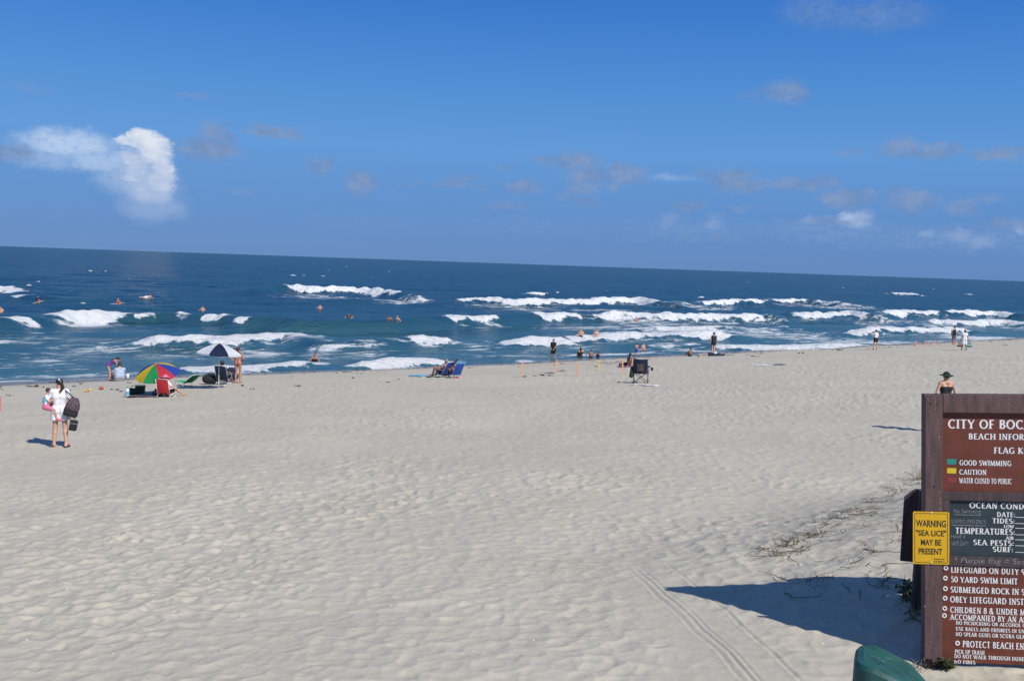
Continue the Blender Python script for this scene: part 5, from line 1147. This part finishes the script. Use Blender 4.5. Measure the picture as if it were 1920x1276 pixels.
# ------------------------------------------------------------------ folding beach chairs; the sitter faces +Y
def beach_chair(label, loc, fd, fabm, framem, recline=.45, trim=None, seat_h=.20, group='low beach chairs', back=.68):
    c = empty('beach_chair', label, 'chair', loc, math.radians(fd), group); w = .27
    hinge = Vector((0, -.22, seat_h - .02)); top = hinge + Vector((0, -math.sin(recline) * back, math.cos(recline) * back)); front = Vector((0, .24, seat_h + .05))
    def seatf(s, t): p = hinge.lerp(front, s); return Vector(((t - .5) * 2 * (w - .02), p.y, p.z - .035 * math.sin(math.pi * s)))
    def backf(s, t): p = hinge.lerp(top, s); return Vector(((t - .5) * 2 * (w - .02), p.y - .03 * math.sin(math.pi * s) * math.sin(math.pi * t), p.z))
    MB().sheet(seatf, 5, 4, .006).build('seat', fabm, c); MB().sheet(backf, 6, 4, .006).build('backrest', fabm, c)
    if trim:
        def tr(s, t): return backf(.80 + .14 * s, t) + Vector((0, -.008, .002))
        MB().sheet(tr, 2, 4, .004).build('trim_band', trim, c)
    for sx in (-w, w):
        MB().tube([(sx, *hinge.yz), (sx, *top.yz)], .011, 8).build('back_tube', framem, c, True)
        MB().tube([(sx, *hinge.yz), (sx, *front.yz), (sx, front.y + .02, .0)], .011, 8).build('front_leg', framem, c, True)
        MB().tube([(sx, .02, seat_h + .01), (sx, -.34, 0)], .011, 8).build('rear_leg', framem, c, True)
        am = hinge.lerp(top, .38); MB().box(sx - .022, sx + .022, am.y - .02, .16, am.z - .01, am.z + .012, c=.006).build('armrest', framem, c)
        MB().tube([(sx, .13, am.z), (sx, .16, seat_h + .02)], .009, 6).build('arm_strut', framem, c, True)
    MB().tube([(-w, *top.yz), (0, top.y - .01, top.z + .015), (w, *top.yz)], .011, 8).build('top_rail', framem, c, True)
    MB().tube([(-w, front.y + .02, .012), (w, front.y + .02, .012)], .011, 8).build('foot_rail', framem, c, True)
    MB().tube([(-w, -.34, .012), (w, -.34, .012)], .011, 8).build('foot_rail', framem, c, True)
    return c
def chair_sit(rec=.45, h=.20, **k):
    y0 = -.14; up = (0, -math.sin(rec), math.cos(rec))
    P = dict(pel=(0, y0, h + .09), che=(0, y0 + up[1] * .46 + .04, h + .09 + up[2] * .46), head=(0, y0 + up[1] * .46 + .12, h + .09 + up[2] * .46 + .17), eL=(-.28, -.08, h + .27), wL=(-.28, .16, h + .26), eR=(.28, -.08, h + .27), wR=(.28, .16, h + .26),
             kL=(-.13, .30, .42), aL=(-.12, .55, .08), tL=(-.12, .72, .05), kR=(.13, .30, .42), aR=(.12, .55, .08), tR=(.12, .72, .05)); P.update(k); return pose(**P)
pr_ = at(313, 744); beach_chair('red beach chair with white frame beside the rainbow umbrella, seen from behind', pr_, -14, RED, WPOLE, .22, seat_h=.15, back=.60)
person('person in a white shirt, dark shorts and pink hat sitting in the red chair', pr_, -14, chair_sit(.22, .15, kR=(.24, .34, .30), aR=(.42, .62, .08), tR=(.50, .76, .06), eR=(.33, -.04, .42), wR=(.32, .18, .36)), 1.5, True, .08, 'fair', [('tee', 'shirt', WHITE), ('shorts', 'shorts', BLACK)], ('short_hair', 'brown'), [('sun_hat', 'sun_hat', PINK)], vs=.014)
pg = at(342, 724); beach_chair('bright green low beach chair standing empty right of the red chair', pg + Vector((0, .2, 0)), 62, GREEN, WPOLE, .95, seat_h=.16)
pd = at(410, 722); beach_chair('dark beach chair in the shade of the navy and white umbrella', pd + Vector((.1, .5, 0)), -8, NAVY, ALU, .4, seat_h=.24)
person('person in dark clothes sitting in the shade under the navy and white umbrella', pd + Vector((.1, .5, 0)), -8, chair_sit(.4, .24), 1.72, False, .05, 'brown', [('tee', 'shirt', NAVY), ('trunks', 'shorts', BLACK)], ('short_hair', 'black'), vs=.014)
pl = at(828, 708); beach_chair('blue beach chair holding the sunbather with raised knees, left of a pair', pl, 48, BLUE, ALU, .62, None, .17, back=.80)
person('sunbather with raised bare knees reclining in the left blue chair', pl, 48, chair_sit(.62, .17, kL=(-.14, .34, .48), kR=(.14, .40, .44)), 1.7, False, 0, 'tan', [('shorts', 'trunks', NAVY)], ('short_hair', 'grey'), [('cap', 'cap', GREY)], vs=.014)
pl2 = at(850, 708); beach_chair('blue beach chair with a pale stripe across its back, right of a pair', pl2, 40, BLUE, ALU, .52, CYAN, .19, back=.84)
person('sunbather almost hidden behind the striped back of the right blue chair', pl2, 40, chair_sit(.52, .19), 1.66, True, 0, 'tan', [('one_piece', 'swimsuit', NAVY)], ('short_hair', 'brown'), vs=.014)
v, f = solid([ell((0, 0, .06), (.10, .08, .06))], .014); o = np_mesh('rolled_towel', v, f, RED, None); o.location = pl2 + Vector((.20, -.40, .0)); tag(o, 'small red rolled towel behind the right blue chair', 'towel')

# camp chair: crossed legs, sling seat, seen from behind
pc = at(1201, 718)
cc = empty('camp_chair', 'tall folding camp chair in navy fabric standing alone on the sand', 'chair', pc, math.radians(-14)); w = .27; cc.scale = (1.2, 1.2, 1.2)
for a_, b_ in (((-w, -.24, 0), (w, -.20, .44)), ((w, -.24, 0), (-w, -.20, .44)), ((-w, .26, 0), (w, .24, .44)), ((w, .26, 0), (-w, .24, .44)), ((-w, -.24, 0), (-w, .24, .44)), ((-w, .26, 0), (-w, -.20, .44)), ((w, -.24, 0), (w, .24, .44)), ((w, .26, 0), (w, -.20, .44))):
    MB().tube([a_, b_], .0125, 8).build('leg', DPOLE, cc, True)
for sx in (-w, w):
    MB().tube([(sx, -.20, .42), (sx * 1.02, -.26, .66), (sx * .98, -.36, .98)], .0125, 8).build('back_tube', DPOLE, cc, True)
    MB().tube([(sx, .24, .42), (sx * 1.04, .25, .64)], .0125, 8).build('arm_post', DPOLE, cc, True)
    MB().sheet(lambda s, t, sx=sx: (sx * 1.04 + (t - .5) * .09, -.27 + .53 * s, .655 - .03 * math.sin(math.pi * s)), 5, 2, .008).build('armrest', NAVY, cc)
MB().sheet(lambda s, t: ((t - .5) * 2 * w, -.20 + .44 * s, .43 - .05 * math.sin(math.pi * t) * math.sin(math.pi * s)), 5, 6, .006).build('seat', NAVY, cc)
MB().sheet(lambda s, t: ((t - .5) * 2 * w * .985, -.205 - .155 * s - .03 * math.sin(math.pi * t), .40 + .58 * s - .03 * math.sin(math.pi * t) * s), 6, 6, .006).build('backrest', NAVY, cc)
MB().sheet(lambda s, t: ((t - .5) * .26, -.255 - .135 * (.18 + .55 * s) - .018 * math.sin(math.pi * t) - .012, .42 + .58 * (.12 + .5 * s)), 4, 4, .004).build('mesh_panel', mat('faded_mesh', (.10, .08, .07), .9, .3, 40), cc)
MB().box(-w * .9, w * .9, -.21, -.19, .375, .40, c=.004).build('seat_hem', RED, cc)
MB().lathe([(.045, -.11), (.05, 0), (.052, .01)], 12, Matrix.Translation((w + .13, .20, .60))).build('cup_holder', DPOLE, cc)
v, f = solid([cone((-w - .08, -.14, .28), (-w - .07, -.16, .60), .085, .05)], .014); np_mesh('side_bag', v, f, DGREEN, cc)

# ------------------------------------------------------------------ towels, bags and small things lying on the sand
def gpt(x, y): return gz(x, y)
def towel(label, px0, py0, px1, py1, m, wid, seed=1, cat='towel', name='beach_towel'):
    a_ = at(px0, py0); b_ = at(px1, py1); d_ = (b_ - a_); d_.z = 0; L_n = d_.length; d_.normalize(); n_ = Vector((-d_.y, d_.x, 0)); mb = MB()
    def fn(s, t):
        p = a_ + d_ * (L_n * s) + n_ * (wid * (t - .5)) + n_ * .05 * math.sin(s * 7 + seed)
        z = gpt(p.x, p.y) + .035 + .03 * vnoise(np.array([s * 6 + seed]), np.array([t * 4.]), seed)[0]; return Vector((p.x, p.y, z))
    o = mb.sheet(fn, 12, 6, .02).build(name, m, None, True); tag(o, label, cat); return o
towel('dark mauve mat spread in the shade of the rainbow umbrella', 246, 743, 300, 743, fab('mauve', (.09, .07, .09)), 1.1, 3, 'mat', 'beach_mat')
towel('sky blue towel spread beside the blue chairs', 772, 705, 796, 706, CYAN, .9, 2)
towel('white towel crumpled in front of the camp chair legs', 1186, 722, 1234, 724, WHITE, .35, 5)
towel('long white towel lying alone on the upper beach', 1411, 685, 1442, 684, WHITE, .7, 6)
towel('blue-grey towel bunched at the end of the long white towel', 1440, 684, 1472, 684, fab('blue_grey', (.12, .15, .24)), .6, 8)
towel('patterned towel under the woman in the pink bikini', 1160, 688, 1188, 688, fab('rose_grey', (.30, .16, .20)), 1.0, 9)
def lump(name, label, cat, loc, prims, m, k=.04, vs=.02, kids=()):
    r = empty(name, label, cat, loc); v, f = solid(prims, vs, k); np_mesh(kids[0] if kids else 'pouch', v, f, m, r); return r
p = at(250, 740); b1 = lump('holdall_bag', 'dark green holdall on the left end of the shaded mat', 'bag', p, [cone((-.16, 0, .14), (.16, 0, .14), .13, .13)], DGREEN); MB().tube([(-.1, 0, .25), (-.06, 0, .36), (.06, 0, .36), (.1, 0, .25)], .012, 6).build('handle', BLACK, b1, True)
p = at(263, 737); b2 = empty('cooler_box', 'olive green cool box beside the dark green holdall', 'cooler', p, .2); MB().box(-.17, .17, -.13, .13, 0, .24, c=.02).build('case', fab('olive', (.06, .10, .03)), b2); MB().box(-.18, .18, -.14, .14, .241, .30, c=.02).build('lid', fab('olive', (.06, .10, .03)), b2); MB().tube([(-.19, 0, .2), (-.2, 0, .34), (.2, 0, .34), (.19, 0, .2)], .01, 6).build('handle', DGREEN, b2, True)
p = at(239, 744); b3 = empty('sunscreen_bottle', 'tall white and blue bottle standing at the left end of the mat', 'bottle', p); MB().lathe([(.06, 0), (.065, .02), (.065, .28), (.05, .33)], 14).build('flask', WHITE, b3, True); MB().lathe([(.067, .09), (.067, .22)], 14).build('label_band', CYAN, b3); MB().lathe([(.035, .331), (.035, .38), (.02, .4)], 12).build('cap', GREEN, b3)
p = at(292, 742); b4 = lump('beach_bag', 'grey-blue canvas bag by the left leg of the red chair', 'bag', p + Vector((.1, -.1, 0)), [cone((-.1, 0, .12), (.1, 0, .12), .11, .11), cone((-.06, 0, .26), (.06, 0, .26), .05, .05)], fab('denim', (.08, .11, .18))); MB().tube([(-.06, 0, .28), (0, 0, .42), (.06, 0, .28)], .01, 6).build('handle', GREY, b4, True)
p = at(392, 722); b5 = lump('holdall_bag', 'black holdall left of the shaded dark chair', 'bag', p + Vector((0, .3, 0)), [cone((-.2, 0, .22), (.15, 0, .2), .20, .18), cone((-.1, 0, .4), (.1, 0, .38), .09, .09)], BLACK, .06); MB().tube([(-.1, 0, .46), (0, 0, .58), (.1, 0, .46)], .012, 6).build('handle', BLACK, b5, True)
p = at(424, 716); b6 = lump('backpack', 'navy backpack slumped right of the shaded dark chair', 'bag', p + Vector((.1, .6, 0)), [cone((-.12, 0, .2), (.12, 0, .2), .18, .18), cone((-.08, 0, .5), (.08, 0, .5), .13, .12)], NAVY, .06); MB().tube([(-.1, -.12, .55), (-.12, -.2, .35), (-.1, -.14, .15)], .015, 6).build('strap', BLACK, b6, True)
p = at(238, 711); b7 = empty('paper_cup', 'white cup standing behind the man at the waterline', 'cup', p + Vector((.0, .1, 0))); MB().lathe([(.05, 0), (.075, .24)], 12).build('cup', WHITE, b7, True); MB().lathe([(.078, .241), (.078, .26), (.05, .27)], 12).build('lid', WHITE, b7)
p = at(1338, 667); b8 = lump('holdall_bag', 'navy bag with a white towel at the feet of the man in black', 'bag', p + Vector((0, -.3, 0)), [cone((-.35, 0, .13), (.35, 0, .12), .14, .13)], NAVY, .05); v, f = solid([cone((.0, -.05, .24), (.12, -.03, .26), .08, .07)], .02); np_mesh('towel', v, f, WHITE, b8)
p = at(1351, 667); lump('swim_fins', 'dark pair of fins lying right of the navy bag', 'fins', p, [cone((-.25, 0, .05), (.25, .05, .06), .06, .09)], BLACK)
p = at(1319, 666); lump('clothes_pile', 'loose pile of pale clothes left of the navy bag', 'clothes', p, [cone((-.4, 0, .05), (.1, .1, .07), .07, .1), cone((.1, .1, .07), (.45, 0, .05), .1, .06)], fab('dusty_pink', (.35, .24, .24)), kids=('cloth',))
p = at(1163, 687); lump('holdall_bag', 'dark bag and clothes left of the woman in the pink bikini', 'bag', p + Vector((.3, .1, 0)), [cone((-.3, 0, .1), (.2, 0, .14), .1, .15), cone((.2, 0, .12), (.5, .1, .1), .14, .1)], PATT)
p = at(805, 708); lump('flip_flops', 'dark green flip-flops at the foot of the left blue chair', 'shoes', p, [cone((-.12, 0, .03), (.12, .02, .03), .04, .05), cone((-.1, .14, .03), (.13, .16, .03), .04, .05)], DGREEN, .01)
for i, (px, py, m_, lab) in enumerate(((157, 734, YELLOW, 'yellow toy spade lying on the sand left of the umbrellas'), (163, 735, RED, 'red toy rake lying right beside the yellow toy spade'), (168, 732, YELLOW, 'small yellow sand mould right of the red toy rake'), (190, 731, fab('coral', (.55, .14, .10)), 'coral red toy bucket lying on its side near the waterline'))):
    p = at(px, py)
    if i == 3:
        r_ = empty('toy_bucket', lab, 'toy', p, .5); M_ = Matrix.Translation((0, 0, .10)) @ Matrix.Rotation(1.45, 4, 'Y'); MB().lathe([(.07, -.12), (.10, .1), (.11, .11), (.09, .10), (.06, -.10)], 14, M_).build('pail', m_, r_, True); MB().tube([(.1, -.1, .1), (.2, 0, .04), (.1, .1, .1)], .008, 6).build('handle', WHITE, r_, True)
    elif i == 2:
        r_ = empty('sand_mould', lab, 'toy', p); MB().lathe([(.10, 0), (.10, .06), (.06, .10), (.02, .11)], 10).build('shell', m_, r_, True); MB().box(-.015, .015, -.1, .1, .1, .12, c=.004).build('grip', m_, r_)
    else:
        r_ = empty('toy_spade' if i == 0 else 'toy_rake', lab, 'toy', p, .4 + i); MB().tube([(-.2, 0, .03), (.08, 0, .05)], .014, 6).build('shaft', m_, r_, True); MB().box(.08, .22, -.06, .06, .03, .05, c=.006).build('blade' if i == 0 else 'rake_head', m_, r_); MB().tube([(-.2, -.04, .03), (-.2, .04, .03)], .012, 6).build('grip', m_, r_, True)
    r_.scale = (.75, .75, .75)

# ------------------------------------------------------------------ stakes and pink tape round two turtle nests
STK = mat('orange_painted_stake', (.64, .29, .14), .7, .15, 20, .3, 60); TAPE = mat('pink_flagging_tape', (.62, .42, .37), .6, .1, trans=.4)
def stake(label, p, h, lean=0.0, group='orange stakes of the near tape fence', m=STK):
    s_ = empty('marker_stake', label, 'stake', p, 0, group); s_.rotation_euler = (0, lean, .3)
    MB().box(-.034, .034, -.012, .012, -.25, h - .03, c=.003).build('shaft', m, s_)
    mesh_obj('pointed_top', [(-.034, -.012, h - .031), (.034, -.012, h - .031), (.034, .012, h - .031), (-.034, .012, h - .031), (0, 0, h + .03)], [(3, 2, 1, 0), (0, 1, 4), (1, 2, 4), (2, 3, 4), (3, 0, 4)], m, s_)
    return s_
def tape(label, tops):
    mb = MB()
    t_ = empty('barrier_tape', label, 'tape', tops[0])
    for a_, b_ in zip(tops[:-1], tops[1:]):
        def fn(s, t, a_=a_, b_=b_):
            p = a_.lerp(b_, s) - tops[0]; p.z += -.10 * math.sin(math.pi * s) + (t - .5) * .03; p.y += .02 * math.sin(9 * s); return p
        MB().sheet(fn, 10, 1, .002).build('tape_span', TAPE, t_)
near = [(977, 708, 680, .05, 'tall orange stake at the left end of the near tape fence'), (1041, 698, 674, .08, 'orange stake second from the left in the near tape fence, set back'), (1084, 706, 680, -.06, 'orange stake in the middle of the near tape fence, nearest the camera'), (1122, 694, 676, .02, 'yellowish stake second from the right in the near tape fence'), (1168, 701, 672, -.08, 'thin pinkish stake at the right end of the near tape fence')]
tops = {}
for px, pb_, pt_, ln_, lab in near:
    p = at(px, pb_); h_ = (pb_ - pt_) * p.y / FPX; stake(lab, p, h_, ln_, m=YELLOW if px == 1122 else STK); tops[px] = p + Vector((math.sin(ln_) * h_, 0, h_ - .12))
tape('faded pink tape strung round the five near stakes', [tops[k] for k in (977, 1041, 1122, 1168, 1084, 977)][:4])
tops = []
for px, pb_, pt_, lab in ((1717, 651, 638, 'left stake of the far pink tape fence near the strollers'), (1734, 652, 638, 'middle stake of the far pink tape fence near the strollers'), (1752, 651, 637, 'right stake of the far pink tape fence near the strollers')):
    p = at(px, pb_); h_ = (pb_ - pt_) * p.y / FPX; stake(lab, p, h_, 0, 'stakes of the far tape fence'); tops.append(p + Vector((0, 0, h_ - .08)))
tape('short pink tape strung between the three far stakes', tops)
p = at(0, 772); stake('red stake at the left edge of the picture', p, (772 - 742) * p.y / FPX, 0, None, mat('red_painted_stake', (.52, .17, .15), .6, .1))

# ------------------------------------------------------------------ seaweed along the tide line, shells, dune scrub
rnd = random.Random(11)
weed = mat('dry_seaweed', (.055, .042, .028), .9, .4, 30, .4, 60)
def clumps(name, label, cat, spots, m, flat=.35):
    mb = MB()
    for (x, y, r) in spots:
        z = gz(x, y); n = rnd.randint(3, 5)
        for k in range(n):
            a_ = rnd.uniform(0, 6.28); L0 = r * rnd.uniform(.5, 1.4); ox = rnd.uniform(-r, r); oy = rnd.uniform(-r, r) * .5
            p0 = Vector((x + ox, y + oy, z + .01)); p1 = p0 + Vector((math.cos(a_) * L0, math.sin(a_) * L0 * .6, rnd.uniform(.0, .03)))
            mb.tube([p0, (p0 + p1) / 2 + Vector((0, 0, r * .25 * rnd.random() + .015)), p1], [r * .07, r * .15, r * .05], 5)
    o = mb.build(name, m); o['label'] = label; o['category'] = cat; o['kind'] = 'stuff'; return o
sp_ = []
for i in range(420):
    a_ = rnd.uniform(-48, 75); s_ = rnd.choice((-2.2, -2.6, -3.0, -5.2, -7)) + rnd.gauss(0, .5)
    x = a_ * NY + s_ * NX; y = 69 - a_ * NX + s_ * NY
    sp_.append((x, y, rnd.uniform(.04, .12)))
clumps('seaweed_wrack', 'dark dry seaweed scattered along the tide line', 'seaweed', sp_, weed)
near_w = [(on_ground(px + rnd.gauss(0, 4), py + rnd.gauss(0, .8)), r) for px, py, r in ((985, 706.5, .2), (1000, 705, .14), (1018, 704, .24), (1028, 704.5, .2), (1030, 700, .26), (1045, 698, .2), (1058, 697, .16), (1115, 688, .18), (215, 731, .2), (228, 734, .12), (455, 724, .2), (470, 729, .14), (560, 725, .2), (667, 708, .16), (727, 717, .14), (640, 700, .15), (755, 713, .12), (70, 725, .3), (130, 733, .14), (20, 741, .14), (1415, 668, .3), (1500, 662, .3), (1575, 658, .4), (1880, 649, .3))]
clumps('seaweed_strands', 'separate dark seaweed strands on the upper beach', 'seaweed', [(p.x, p.y, r * .6) for p, r in near_w for _ in (0, 1)], weed)
shell = MB()
for i in range(110):
    d_ = 9 + 38 * rnd.random() ** 1.6; t_ = rnd.uniform(-.52, .5); x = t_ * d_; y = d_
    if s_of(x, y) > -8: continue
    r = rnd.uniform(.003, .009) * (1 + d_ / 40); z = float(ground(np.array([x]), np.array([y]))[0] + micro(np.array([x]), np.array([y]))[0]) + .006
    shell.lathe([(r, -.004), (r * .8, r * .3), (r * .2, r * .5)], 6, Matrix.Translation((x, y, z)) @ Matrix.Rotation(rnd.uniform(-.5, .5), 4, 'X'))
o = shell.build('shell_fragments', mat('bleached_shell', (.74, .72, .68), .5, .1)); tag(o, 'bleached shell fragments scattered over the dry sand', 'shells', None, 'stuff')
twig = mat('dry_brown_stems', (.16, .120, .075), .9, .4, 12); leafm = mat('dune_leaf', (.070, .095, .030), .7, .35, 10, trans=.25); straw = mat('dry_grass_blade', (.27, .21, .11), .85, .3, 10, trans=.25)
def gzm(x, y): return float(ground(np.array([x]), np.array([y]))[0])
def runner(mb, x, y, ang, ln, r):
    pts = []; n = 7
    for k in range(n):
        pts.append(Vector((x, y, gzm(x, y) + .006 + .016 * abs(math.sin(k * 1.7 + x * 9)))))
        ang += rnd.gauss(0, .45); x += math.cos(ang) * ln / n; y += math.sin(ang) * ln / n
    mb.tube(pts, [r * (1 - .7 * k / n) for k in range(n)], 4); return pts
def leaf(mb, p, d_, ln, w_):
    sd = d_.cross(Vector((0, 0, 1))); sd = sd.normalized() * w_ if sd.length > 1e-4 else Vector((w_, 0, 0)); q = p + d_ * ln; m_ = p + d_ * ln * .5 + Vector((0, 0, .01))
    mb.add([p, m_ + sd, q, m_ - sd], [(0, 1, 2, 3)])
mb_t = MB(); mb_l = MB(); mb_g = MB()
line = [(1725, 893), (1690, 908), (1650, 930), (1610, 950), (1570, 975), (1540, 990), (1500, 1012), (1470, 1030), (1440, 1050)]
seeds = []
for i in range(66):
    t_ = rnd.random() ** .8; k = t_ * (len(line) - 1); j = min(int(k), len(line) - 2); u_ = k - j
    px = line[j][0] + (line[j + 1][0] - line[j][0]) * u_ + rnd.gauss(0, 9); py = line[j][1] + (line[j + 1][1] - line[j][1]) * u_ + rnd.gauss(0, 9) + 4
    seeds.append((px, py))
for i in range(45): seeds.append((rnd.uniform(1440, 1735), rnd.uniform(960, 1115)))
for i in range(14): seeds.append((rnd.uniform(1690, 1730), rnd.uniform(1080, 1180)))
for px, py in seeds:
    if py < 880 + (1730 - px) * .5 - 12: continue
    p = on_ground(px, min(py, 1190))
    if p.y > 20: continue
    pts = runner(mb_t, p.x, p.y, rnd.uniform(0, 6.28), rnd.uniform(.2, .65), rnd.uniform(.003, .007))
    for q in pts:
        if rnd.random() < .1: leaf(mb_l, q, Vector((rnd.gauss(0, 1), rnd.gauss(0, 1), rnd.uniform(.2, 1))).normalized(), rnd.uniform(.03, .06), .012)
    if rnd.random() < .4:
        for k in range(rnd.randint(3, 8)):
            d_ = Vector((rnd.gauss(0, .5), rnd.gauss(0, .5), 1)).normalized(); b0 = Vector((p.x + rnd.gauss(0, .06), p.y + rnd.gauss(0, .06), p.z)); l_ = rnd.uniform(.05, .15)
            mb_g.tube([b0, b0 + d_ * l_ * .6, b0 + d_ * l_ * .9 + Vector((d_.x, d_.y, -.1)) * l_ * .4], [.003, .0025, .001], 3)
for nm, mbx, m_, lab in (('dune_runners', mb_t, twig, 'dry brown runner stems trailing over the dune bank'), ('dune_leaves', mb_l, leafm, 'small green leaves along the dune runners'), ('dune_grass', mb_g, straw, 'dry straw-coloured grass blades on the dune bank')):
    o = mbx.build(nm, m_); tag(o, lab, 'dune scrub', None, 'stuff')
def tuft(label, px, py, n, h, green):
    p = on_ground(px, py); t_ = empty('dune_plant', label, 'plant', p, 0); mb = MB(); ml = MB()
    for k in range(n):
        d_ = Vector((rnd.gauss(0, .6), rnd.gauss(0, .6), 1)).normalized(); b0 = Vector((rnd.gauss(0, .04), rnd.gauss(0, .04), -.01)); l_ = h * rnd.uniform(.5, 1.1); e_ = b0 + d_ * l_
        mb.tube([b0, b0 + d_ * l_ * .6, e_ + Vector((d_.x, d_.y, -.15)) * l_ * .3], [.004, .003, .0012], 4)
        if green:
            for j in range(6): leaf(ml, b0.lerp(e_, rnd.uniform(.25, 1)), Vector((rnd.gauss(0, 1), rnd.gauss(0, 1), .5)).normalized(), rnd.uniform(.04, .075), .018)
    mb.build('stems', twig if green else straw, t_); 
    if green: ml.build('leaves', leafm, t_)
tuft('leafy green plant growing left of the sign post in the shadow edge', 1703, 1128, 20, .26, True)
tuft('low straw tuft at the foot of the sign, right of the post', 1768, 1252, 22, .13, True)
tuft('small dry tuft against the left side of the sign post', 1722, 1256, 14, .12, False)
tuft('upright dry grass tuft on the dune edge beside the sign post', 1722, 900, 22, .34, False)
